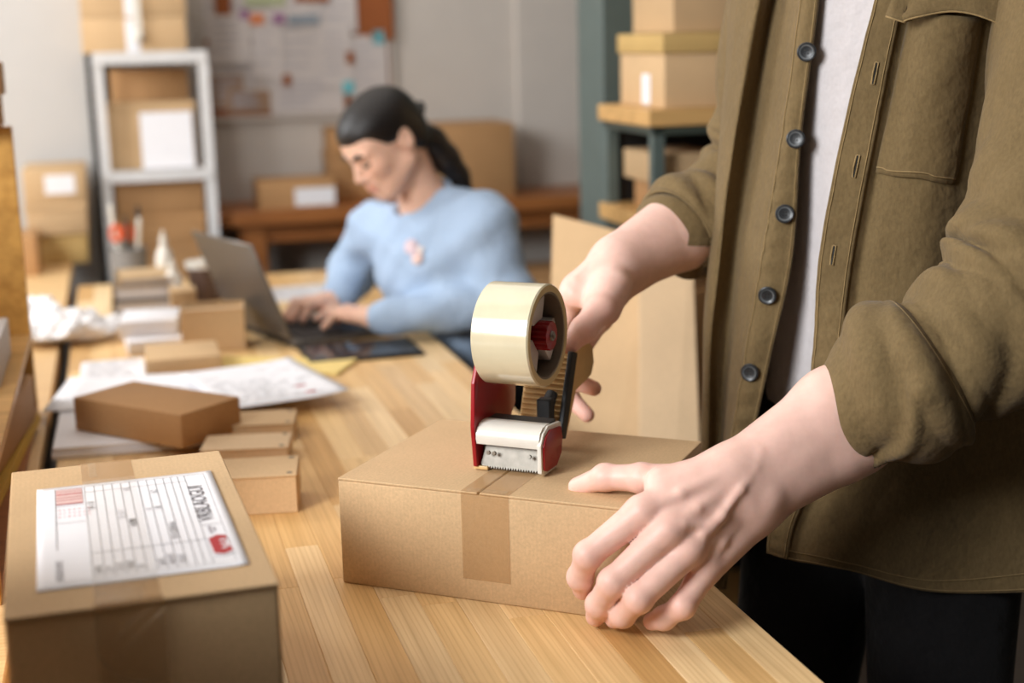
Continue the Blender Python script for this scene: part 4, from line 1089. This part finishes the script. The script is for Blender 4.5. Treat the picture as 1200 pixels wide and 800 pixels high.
for px, py in ((946, 61), (934, 160), (920, 248), (900, 345), (880, 435)):
    i, j = nearest(GR, px, py); p, n = out(GR, NR, i, j, .004)
    M = Matrix.Translation(p) @ n.to_track_quat('Z', 'Y').to_matrix().to_4x4(); s_ = 1.0
    b = MB(); b.lathe([(0, 0), (.0098, 0), (.0112, .0012), (.0112, .0030), (.0098, .0040), (.0078, .0030), (0, .0028)], 28, M)
    bo = b.build('button', horn, shirt, autosmooth=35)
    b = MB(); b.lathe([(.0066, .0029), (.0078, .0033), (.0086, .0039), (.0072, .0034)], 28, M, close=True); b.build('rim', horn2, bo, autosmooth=35)
    for q in range(4):
        a = PI / 4 + q * PI / 2; b = MB(); b.cone(M @ Vector((.0026 * math.cos(a), .0026 * math.sin(a), .0026)), M @ Vector((.0026 * math.cos(a), .0026 * math.sin(a), .0033)), .0011, .0011, 8); b.build('hole', black_mat, bo)
for px, py in ((1026, 84), (1003, 192), (976, 300)):
    i, j = nearest(GL, px, py)
    p0, n = out(GL, NL, max(0, i - 2), j, .0042); p1, _ = out(GL, NL, i + 2, j, .0042); sd = (p1 - p0).normalized().cross(n) * .0017
    b = MB(); b.tube([p0 + sd, p0.lerp(p1, .5) + sd * 1.15, p1 + sd, p1 - sd, p0.lerp(p1, .5) - sd * 1.15, p0 - sd, p0 + sd], .0010, 6); bh = b.build('buttonhole', olive_seam, shirt, smooth=True)
    b = MB(); b.tube([p0, p1], .0006, 6); b.build('slit', horn, bh)
# chest pocket with its flap
def surf_pt(G, N, px, py, d):
    i, j = nearest(G, px, py); return out(G, N, i, j, d)
def overlay(name, G, N, quadpx, nu, nv, d, mat, parent, shape=None):
    """cloth piece over the panel, bounded by four pixels tl, tr, br, bl"""
    tl, tr, br, bl_ = [np.array(q, float) for q in quadpx]; S = np.zeros((nu, nv, 3))
    for a in range(nu):
        for b in range(nv):
            fu, fv = a / (nu - 1), b / (nv - 1); q = (tl * (1 - fv) + tr * fv) * (1 - fu) + (bl_ * (1 - fv) + br * fv) * fu
            if shape: q = q + np.array(shape(fu, fv))
            dd = d(fu, fv) if callable(d) else d
            S[a, b] = V3(surf_pt(G, N, q[0], q[1], dd)[0])
    for _ in range(14): S[1:-1, 1:-1] = .25 * (S[:-2, 1:-1] + S[2:, 1:-1] + S[1:-1, :-2] + S[1:-1, 2:])
    for _ in range(8):
        for e in (S[0], S[-1]): e[1:-1] = .5 * e[1:-1] + .25 * (e[:-2] + e[2:])
        for e in (S[:, 0], S[:, -1]): e[1:-1] = .5 * e[1:-1] + .25 * (e[:-2] + e[2:])
    return cloth(name, S, mat, parent, .0016), S
pk, SP = overlay('chest_pocket', GL, NL, ((1067, 20), (1150, 20), (1118, 215), (1024, 203)), 30, 18, lambda a, b: .003 + .016 * math.sin(PI * min(1, b * 1.0)) * (1 - a * .8), olive, shirt)
q = MB(); q.tube([Vector(p) + Vector((-.001, -.002, 0)) for p in SP[-2]], .0009, 5); q.build('stitching', olive_seam, pk, smooth=True)
wave = lambda a, b: (0, a * (10 * math.sin(b * 9.5 + .3) - 4))
fl_, SF = overlay('pocket_flap', GL, NL, ((1058, -40), (1215, -50), (1206, 33), (1040, 26)), 16, 34, lambda a, b: .012 + .018 * a + .010 * a * math.sin(b * 11), olive, shirt, wave)
q = MB(); q.tube([Vector(p) + Vector((0, -.0015, -.0005)) for p in SF[-1]], .0011, 5); q.build('stitching', olive_seam, fl_, smooth=True)

# sleeves
def sleeve(name, pts, rads, mat, parent, nseg=72, nr=90, folds=(), flat=None, thick=.0024):
    P = spline_rows(np.array([tuple(p) for p in pts]), nr); Rr = spline_rows(np.array(rads, float)[:, None], nr)[:, 0]
    T = np.gradient(P, axis=0); T /= np.linalg.norm(T, axis=1, keepdims=True)
    ref = np.cross(T[0], [0.3, -1, .2]); ref /= np.linalg.norm(ref); G = np.zeros((nr, nseg, 3)); th = np.linspace(0, 2 * PI, nseg, endpoint=False)
    for i in range(nr):
        ref = ref - T[i] * (ref @ T[i]); ref /= np.linalg.norm(ref); bn = np.cross(T[i], ref); s_ = i / (nr - 1); d = 0
        for (amp, pos, wid, fs, ft, ph) in folds:
            d = d + amp * np.exp(-((s_ - pos) / wid) ** 2) * (np.abs(np.sin(.5 * (fs * s_ + ft * np.sin(th + ph)))) * 2 - 1)
        rr = Rr[i] + d
        G[i] = P[i] + rr[:, None] * (np.cos(th)[:, None] * ref + np.sin(th)[:, None] * bn)
    return cloth(name, G, mat, parent, thick, True), G
slL, GsL = sleeve('sleeve', [W(1310, -120, 1.64), SHL, W(1252, 150, 1.555), W(1222, 300, 1.500), W(1180, 368, 1.485), W(1110, 418, 1.487), W(1062, 446, 1.488)],
             [.085, .092, .088, .090, .086, .074, .064], olive, shirt, folds=((.010, .55, .14, 52, 3.0, .6), (.006, .75, .16, 40, 5, 2.0), (.004, .30, .2, 26, 3, 1.2), (.0025, .6, .5, 70, 6, 3.0)))
cfL, GcL = sleeve('cuff', [W(1098, 424, 1.487), W(1075, 438, 1.487), W(1030, 468, 1.488), W(984, 497, 1.488), W(987, 495, 1.488), W(1030, 468, 1.488)],
             [.068, .091, .075, .0455, .0415, .058], olive, slL, 80, 70, folds=((.0045, .25, .25, 18, 4, 1.2), (.003, .4, .25, 30, 3, .2)))
q = MB(); i0 = 6; q.tube([Vector(p) for p in GcL[i0]] + [Vector(GcL[i0][0])], .0016, 6); q.build('cuff_edge', olive_seam, cfL, smooth=True)
# folded pleat of the cuff
NcL = gnorm(GcL); (pa, ja), (pb, jb) = nearest(GcL, 1072, 462), nearest(GcL, 1022, 522)    # stitched-down pleat of the turned cuff
jj = np.arange(GcL.shape[1])[None, :]; ii = np.arange(GcL.shape[0])[:, None]; fr_ = np.clip((ii - pa) / max(1, pb - pa), 0, 1); jc = ja + (jb - ja) * fr_
dj = (jj - jc + GcL.shape[1] / 2) % GcL.shape[1] - GcL.shape[1] / 2
sgn = np.sign(np.sum(NcL * (V3(CAM_POS) - GcL), axis=2))
amp = (.0065 * np.exp(-(dj / 1.6) ** 2) - .003 * np.exp(-((dj - 3.5) / 1.8) ** 2)) * np.exp(-np.clip(np.maximum(pa - ii, ii - pb), 0, 99) ** 2 / 18.)
GcL = GcL + NcL * (sgn * amp)[..., None]
cfL.data.vertices.foreach_set('co', GcL.reshape(-1)); cfL.data.update()
slR, GsR = sleeve('sleeve', [Vector((.40, 1.95, 1.52)), SHR, W(905, 90, 1.955), W(893, 165, 1.975), W(868, 218, 1.965), W(832, 248, 1.93), W(808, 266, 1.905)],
             [.075, .080, .072, .068, .064, .060, .058], olive, shirt, folds=((.008, .55, .12, 40, 3, .6), (.004, .8, .2, 34, 4, 2.0), (.004, .3, .2, 24, 3, 1.2)))
cfR, GcR = sleeve('cuff', [W(836, 247, 1.935), W(820, 257, 1.92), W(800, 270, 1.90), W(793, 275, 1.893), W(797, 272, 1.897), W(815, 262, 1.915)],
             [.057, .070, .066, .061, .057, .058], olive, slR, 72, 50, folds=((.004, .3, .25, 16, 4, 1.2), (.003, .5, .25, 28, 3, .2)))
# t-shirt and jeans
Gt = np.zeros((90, 96, 3)); th = np.linspace(0, 2 * PI, 96, endpoint=False)
for i in range(90):
    f = i / 89; z = 1.55 - .72 * f
    a = .172 - .028 * math.exp(-((f - .0) / .15) ** 2) * 3 * 0 - .012 * f; b = .100 + .012 * f
    fo = .007 * np.sin(8 * th + 2 * f) * (.5 + .5 * f) + .003 * np.sin(15 * th - 4 * f) * f
    for k in range(96):
        Gt[i, k] = V3(B3(math.cos(th[k]) * (a + fo[k]), math.sin(th[k]) * (b + fo[k]) + .0, z))
cloth('tee_shirt', Gt, tee, man, .002, True)
jf = Field((.10, 1.35, .02), (.95, 2.2, 1.0), .012)
for s_ in (-1, 1):
    hip = B3(s_ * .085, -.01, .86); kne = B3(s_ * .11, .03, .50); ank = B3(s_ * .12, -.02, .06)
    jf.cap(hip, kne, .104, .085, .03); jf.cap(kne, ank, .073, .062, .02)
jf.ell(B3(0, 0, .90), (.150, .095, .10), MZ, .03)
jv, jF = jf.mesh(1)
mesh_obj('trousers', [(jv, jF)], denim, man)
for s_ in (-1, 1):
    sf = Field(tuple(B3(s_ * .12, .06, .0) - Vector((.2, .2, .02))), tuple(B3(s_ * .12, .06, .0) + Vector((.2, .2, .16))), .006)
    sf.cap(B3(s_ * .12, -.05, .05), B3(s_ * .125, .15, .038), .048, .040, .02); sf.cap(B3(s_ * .12, -.03, .06), B3(s_ * .12, -.02, .11), .045, .045, .02)
    sv, sF = sf.mesh(1); sv[:, 2] = np.maximum(sv[:, 2], .001); mesh_obj('shoe', [(sv, sF)], black_mat, man)
# ------------------------------------------------------------------ the seated woman at the laptop
skin_w = skin('warm_skin', (232, 190, 166))
sweat = fabric('pale_blue_sweatshirt', (166, 187, 212), var=.03, patch=.04)
WF = Vector((-.80, -.60, 0)).normalized(); WLft = Vector((-WF.y, WF.x, 0))       # her facing and her left
hipc = Vector((-.035, 3.155, .64))
NBp = Vector((-.178, 3.03, 1.005)); SHl_, SHr_ = Vector((-.050, 2.955, .974)), Vector((-.300, 3.150, .955))
ELl_, ELr_ = Vector((.000, 2.925, .822)), Vector((-.352, 3.235, .845))
WRl_, WRr_ = Vector((-.262, 2.895, .800)), Vector((-.378, 3.105, .800))
WZ = Matrix((WLft, WF, (0, 0, 1))).transposed().to_3x3()
chest = Vector((-.172, 3.045, .885)); waist = Vector((-.095, 3.105, .735))
S = Field((-.55, 2.72, .50), (.18, 3.42, 1.10), .0062)
S.ell(chest, (.148, .098, .125), WZ, .03); S.ell(waist, (.145, .110, .13), WZ, .06); S.ell(hipc + Vector((0, 0, .0)), (.165, .135, .10), WZ, .05)
S.cap(SHl_ + Vector((-.02, .015, -.01)), SHr_ + Vector((.03, -.03, -.005)), .060, .056, .05); S.cap(NBp + Vector((.012, .01, -.02)), chest, .062, .09, .05)
S.cap(SHl_, ELl_, .054, .056, .045); S.cap(NBp + Vector((.03, -.01, -.012)), SHl_ + Vector((0, 0, .004)), .050, .050, .05); S.cap(ELl_, WRl_.lerp(ELl_, .06), .055, .036, .03)
S.cap(SHr_, ELr_, .052, .053, .04); S.cap(ELr_, WRr_.lerp(ELr_, .10), .052, .038, .03)
for (w0, e0) in ((WRl_, ELl_), (WRr_, ELr_)): S.cap(w0.lerp(e0, -.02), w0.lerp(e0, .10), .033, .036, .012)
# cloth folds
X, Y_, Z_ = np.meshgrid(*S.ax, indexing='ij', sparse=True)
S.f += (.0024 * np.sin(38 * X + 52 * Z_ + 14 * Y_ + 2 * np.sin(16 * Z_ + 11 * X)) + .0018 * np.sin(70 * Z_ - 46 * X + 30 * Y_ + 3 * np.sin(21 * Y_))).astype(np.float32)
S.cap(NBp + Vector((-.010, -.008, .03)), NBp + Vector((-.004, -.003, -.010)), .056, .050, .008, 'sub')
S.f[:, :, S.ax[2] < .757] += (np.maximum(0, .757 - S.ax[2][S.ax[2] < .757]) * 0).astype(np.float32)
sv, sF = S.mesh(1)
# body: neck, head, hands
Hc = Vector((-.248, 2.965, 1.150))
fy = -(WF * math.cos(R(33)) + Vector((0, 0, -math.sin(R(33))))).normalized()
fx = fy.cross(Vector((0, 0, 1))).normalized(); fx = (Matrix.Rotation(R(-4), 3, fy) @ fx); fz = fx.cross(fy)
HW = Matrix.Translation(Hc) @ Matrix((fx, fy, fz)).transposed().to_4x4()
hs = .83
hfld = Field(tuple(Hc - Vector((.16, .16, .20))), tuple(Hc + Vector((.18, .20, .16))), .0032)
pw, lipsW, chkW = head_field(hfld, HW, hs, .9)
hfld.cap(pw(0, .030, -.05), NBp + Vector((.008, .008, .0)), .043, .047, .02); hfld.cap(NBp + Vector((.004, .004, .01)), NBp + Vector((.02, .015, -.05)), .050, .07, .03)
hv, hF = hfld.mesh(1)
def typing(wr, mcs, tips, tb, lo, hi, el):
    f_ = [([mc, (mc + tp) * .5 + Vector((0, 0, .016)), tp], [.0105, .0088, .0070]) for mc, tp in zip(mcs, tips)]
    pl_ = [(wr, mc, .021, .0115, .012) for mc in mcs]
    return hand_mesh(.0030, lo, hi, pl_, f_, (tb, [.015, .011, .0085]), [(wr, wr + (el - wr).normalized() * .10, .023, .026, .02)], (), .008)
def hand_pts(wr, d, side, z):
    """knuckles fan out in front of the wrist; d points along the fingers, side to the thumb"""
    sd = Vector((-d.y, d.x, 0)) * side; mcs = []; tips = []
    for k in range(4):
        o = .024 - .017 * k
        mcs.append(wr + d * (.078 - .006 * abs(k - 1)) + sd * o + Vector((0, 0, .006)))
        tips.append(wr + d * (.138 - .010 * abs(k - 1.2)) + sd * (o * 1.25) + Vector((0, 0, z - wr.z + .006)))
    tb = [wr + d * .03 + sd * .022 + Vector((0, 0, -.004)), wr + d * .062 + sd * .044 + Vector((0, 0, -.010)), Vector((*(wr + d * .10 + sd * .045).xy, z + .008))]
    return mcs, tips, tb
d1 = Vector((-.86, .42, 0)).normalized(); d2 = Vector((-.62, -.70, 0)).normalized()
m1, t1, b1 = hand_pts(WRl_, d1, -1, .775); m2, t2, b2 = hand_pts(WRr_, d2, 1, .775)
hl1 = typing(WRl_, m1, t1, b1, tuple(WRl_ - Vector((.2, .16, .06))), tuple(WRl_ + Vector((.14, .2, .08))), ELl_)
hr1 = typing(WRr_, m2, t2, b2, tuple(WRr_ - Vector((.2, .2, .06))), tuple(WRr_ + Vector((.16, .18, .09))), ELr_)
brow = [pw(sx * x, -.092, .02) for sx in (-1, 1) for x in (.022, .034)]
tW = [tints(hv, [(lipsW, .007, (.86, .50, .50), .85), (chkW, .03, (1, .86, .82), .5)]), tints(hl1[0], [(t1 + m1, .016, (1, .84, .80), .5)]), tints(hr1[0], [(t2 + m2, .016, (1, .84, .80), .5)])]
wom = mesh_obj('person', [(hv, hF), hl1, hr1], skin_w, None, tW)
tag(wom, 'woman in a pale blue sweatshirt seated typing on the laptop', 'person')
sw = mesh_obj('sweatshirt', [(sv, sF)], sweat, wom)
# ribbed neckband and cuffs
q = MB(); ring = []
nb = NBp + Vector((.000, .000, .018)); nn = Vector((WF.x * .55, WF.y * .55, .83)).normalized(); ax_ = nn.cross(WLft).normalized()
for k in range(41):
    a = 2 * PI * k / 40; ring.append(nb + WLft * .060 * math.cos(a) + ax_ * .064 * math.sin(a))
q.tube(ring, .0065, 8); q.build('neckband', sweat, sw, smooth=True)
# hair: cap, ponytail, tie
black_hair = NT('black_hair'); black_hair.b.inputs['Base Color'].default_value = lin((18, 12, 10)); black_hair.b.inputs['Roughness'].default_value = .42
gr_ = black_hair.noise(black_hair.coord(scale=(60, 8, 60)), 6, 3); black_hair.l(black_hair.bump(gr_, .5, .002), black_hair.b.inputs['Normal']); black_hair = black_hair.m
hh = Field(tuple(Hc - Vector((.17, .17, .20))), tuple(Hc + Vector((.26, .26, .17))), .0036)
RW = HW.to_3x3()
hh.ell(pw(0, .018, .040), (.0825 * hs, .103 * hs, .090 * hs), RW, .01)
hh.ell(pw(0, -.028, .062), (.066 * hs, .071 * hs, .053 * hs), RW, .02)
hh.ell(pw(0, .065, -.02), (.062 * hs, .052 * hs, .065 * hs), RW, .03)
hh.ell(pw(0, -.088, -.045), (.105 * hs, .078 * hs, .099 * hs), RW, .010, 'sub')          # open face below the hairline
for sx in (-1, 1): hh.ell(pw(sx * .088, -.018, -.050), (.040 * hs, .046 * hs, .062 * hs), RW, .010, 'sub')
hh.ell(pw(0, .02, -.115), (.11 * hs, .09 * hs, .06 * hs), RW, .010, 'sub')
tail = [pw(0, .080, -.015), at(506, 166, 3.03), at(522, 186, 3.045), at(538, 206, 3.055), at(550, 222, 3.06)]
hh2 = hh.copy_empty(); hh2.chain(tail, [.026, .030, .030, .022, .008], .012)
hh.f = Field.smin(hh.f, hh2.f, .008)
hr_ = mesh_obj('hair', [hh.mesh(1)], black_hair, wom)
q = MB(); q.lathe([(.024 + .005 * math.cos(a), .006 * math.sin(a)) for a in [2 * PI * i / 8 for i in range(8)]], 20, Matrix.Translation(pw(0, .112, .004)) @ (tail[1] - tail[0]).to_track_quat('Z', 'Y').to_matrix().to_4x4(), close=True); q.build('hair_tie', black_mat, hr_, smooth=True)
for sx in (-1, 1):
    q = MB(); q.tube([pw(sx * .050, -.085, .022), pw(sx * .034, -.0975, .028), pw(sx * .014, -.1025, .022)], [.003, .0052, .004], 6); q.build('eyebrow', black_hair, wom, smooth=True)
    q = MB(); q.tube([pw(sx * .047, -.083, .000), pw(sx * .038, -.0915, -.005), pw(sx * .030, -.094, -.006), pw(sx * .018, -.090, -.001)], [.0018, .0034, .0032, .0016], 6); q.build('eyelashes', black_hair, wom, smooth=True)
# small printed motif on the chest
pinkp = plain('pink_print_motif', (214, 192, 198), .8, bump=0); orp = plain('orange_print_motif', (222, 192, 182), .8, bump=0); whp = plain('white_print_motif', (238, 226, 220), .8, bump=0)
sn = vnormals(sv, sF)
def sv_at(px, py):
    r = V3(at(px, py, 1.0)) - V3(CAM_POS); r /= np.linalg.norm(r); d = sv - V3(CAM_POS); t = d @ r; e = np.linalg.norm(d - t[:, None] * r, axis=1); e = e + np.where(sn @ r < 0, 0, 9) + .05 * t
    i = int(np.argmin(e)); return Vector(sv[i]), Vector(sn[i])
for px, py, r_, mt in ((482, 290, .016, pinkp), (489, 302, .013, orp), (480, 287, .007, whp), (492, 293, .008, whp), (485, 298, .008, pinkp)):
    p, n = sv_at(px, py); b = MB(); Mx = Matrix.Translation(p + n * .0035) @ n.to_track_quat('Z', 'Y').to_matrix().to_4x4()
    b.lathe([(0, 0), (r_, 0), (r_ * .96, .0012), (0, .0014)], 20, Mx); b.build('printed_motif', mt, sw, smooth=True)
# fine necklace
q = MB(); q.tube([nb + Vector((0, 0, .004)) + WLft * .052 * math.cos(a) + ax_ * .055 * math.sin(a) for a in [2 * PI * k / 32 for k in range(33)]], .0012, 6); q.build('necklace', tan_pl, wom, smooth=True)
# trousers, stool
tf = Field((-.62, 2.70, .02), (.30, 3.55, .78), .012)
for s_ in (-1, 1):
    h0 = hipc + WLft * s_ * .085 + Vector((0, 0, -.05)); k0 = h0 + WF * .36 + Vector((0, 0, -.03)); a0 = k0 + WF * -.02 + Vector((0, 0, -.42)); a0.z = .08
    tf.cap(h0, k0, .085, .066, .03); tf.cap(k0, a0, .062, .045, .02); tf.cap(a0 + Vector((0, 0, -.03)), a0 + WF * .12 + Vector((0, 0, -.04)), .038, .030, .02)
tf.ell(hipc + Vector((0, 0, -.04)), (.165, .14, .09), WZ, .03)
tv, tF = tf.mesh(1); tv[:, 2] = np.maximum(tv[:, 2], .002); mesh_obj('trousers', [(tv, tF)], denim, wom)
t = thing('stool', 'black round stool under the seated woman in blue', 'stool', (hipc.x, hipc.y, 0))
m = MB(); m.lathe([(0, .435), (.16, .435), (.17, .45), (.16, .475), (0, .48)], 36); m.build('seat', black_mat, t, autosmooth=40)
m = MB(); m.cone((0, 0, .04), (0, 0, .437), .025, .025, 18); m.build('column', white_metal, t, autosmooth=40)
m = MB(); m.lathe([(0, .0), (.19, .0), (.19, .02), (.04, .045), (0, .045)], 36); m.build('base', black_mat, t, autosmooth=40)

# ------------------------------------------------------------------ shipping label print on the big carton
LX0, LX1, LY0, LY1 = -.0795, .0865, -.157, .126
zt_ = ctop + .0010
m = MB()
def lab(u, v): return Vector((LX0 + (LX1 - LX0) * u, LY0 + (LY1 - LY0) * v, zt_ + .0012 * max(0, u - .93) / .07 * (1 - abs(v - .4))))
m.grid(lab, 24, 24); lbl = m.build('shipping_label', paper, ct, smooth=True, thick=.0004)
lbl['label'] = 'white printed shipping label with red sticker'
zp = zt_ + .00045
lx = lambda u: LX0 + (LX1 - LX0) * u
ly = lambda v: LY0 + (LY1 - LY0) * v
def flat(name, mat, rects, z=zp):
    q = MB()
    for u0, u1, v0, v1 in rects: q.quad([(lx(u0), ly(v0), z), (lx(u1), ly(v0), z), (lx(u1), ly(v1), z), (lx(u0), ly(v1), z)])
    return q.build(name, mat, lbl)
cu = [.264, .318, .368, .418, .468, .518, .567, .616, .664, .712, .756, .796, .836]
lw = .0030
rules = [(u - lw / 2, u + lw / 2, .045, .965) for u in cu] + [(.10 - .002, .10 + .002, .33, .965), (.948, .951, .05, .965)]
rules += [(.264, .836, .262, .265), (.264, .836, .900, .9025), (.10, .255, .765, .768), (.10, .255, .585, .588), (.836, .95, .40, .403), (.10, .95, .045, .047), (.10, .95, .965, .967)]
flat('ruled_lines', ink, rules)
bars = []; r = random.Random(5); vv = .785
while vv < .955:
    h = r.choice([.003, .005, .009]); bars.append((.105, .250, vv, vv + h)); vv += h + r.choice([.004, .007])
flat('barcode', ink_pink, [(.105, .250, .785, .955)]); flat('barcode_bars', ink_red, bars[::3], zp + .0002)
RT = lambda u, v: Matrix.Translation((lx(u), ly(v), zp + .0003)) @ Matrix.Rotation(R(90), 4, 'Z')
for k, tx in enumerate(('8 5 8 2 0 1 8', '4 7 3 9 2 5 6', '6 1 8 0 4 3 7')):
    Mx = Matrix.Translation((lx(.112), ly(.715 - .036 * k), zp + .0003)); text_mesh(tx, .0056, 'printed_numbers', ink_red, lbl, Mx)
text_mesh('VRBLAOGUI', .0205, 'printed_title', ink, lbl, RT(.915, .44))
text_mesh('ORDER INFO', .0085, 'printed_heading', ink, lbl, RT(.125, .05))
words = ['NAME', 'CITY', 'STATE', 'STREET', 'ZIP', 'TEL', 'DATE', 'WEIGHT', 'VALUE', 'NOTE', '', '']
for k, u in enumerate(cu[:-1]):
    if words[k] and k not in (5, 9): text_mesh(words[k], .0072, 'row_heading', ink if k % 3 else ink_dark, lbl, RT(u + .042, .075))
for k, v0, tx, mt in ((0, .70, '04-118', ink), (3, .56, '23 15-7', ink_pale), (4, .46, '148206', ink_dark), (4, .50, '  92', ink_dark), (7, .80, '6.2', ink), (7, .62, '18', ink), (8, .30, '7514 2038 66', ink_dark), (6, .62, '41', ink_pale), (4, .86, 'AB', ink_pale)):
    text_mesh(tx, .0085, 'row_entry', mt, lbl, RT(cu[k] + .044, v0))
flat('small_mark', ink_pale, [(.868, .885, .315, .385), (.893, .905, .33, .37)])
# red sticker: house-shaped tag with a pale mark
def poly(name, mat, pts, z):
    q = MB(); q.bm.faces.new([q.bm.verts.new((lx(u), ly(v), z)) for u, v in pts]); return q.build(name, mat, lbl)
poly('sticker_border', paper, [(.842, .275), (.895, .300), (.950, .288), (.956, .110), (.900, .090), (.846, .108)], zp + .0005)
poly('sticker', red_logo, [(.850, .258), (.895, .284), (.943, .274), (.949, .125), (.900, .105), (.856, .120)], zp + .0008)
flat('sticker_mark', paper, [(.900, .938, .226, .238), (.930, .942, .165, .238), (.900, .916, .190, .202), (.900, .916, .150, .162), (.918, .924, .150, .202)], zp + .0011)
# clear tape running over the label (glossy, barely tinted)
m = MB(); m.box((-.012, -.02, zp + .0016), (.050, .300, .0003)); m.build('tape_over_label', clear_tape('glossy_clear_tape', .93, (236, 226, 210), .12, .5), ct)
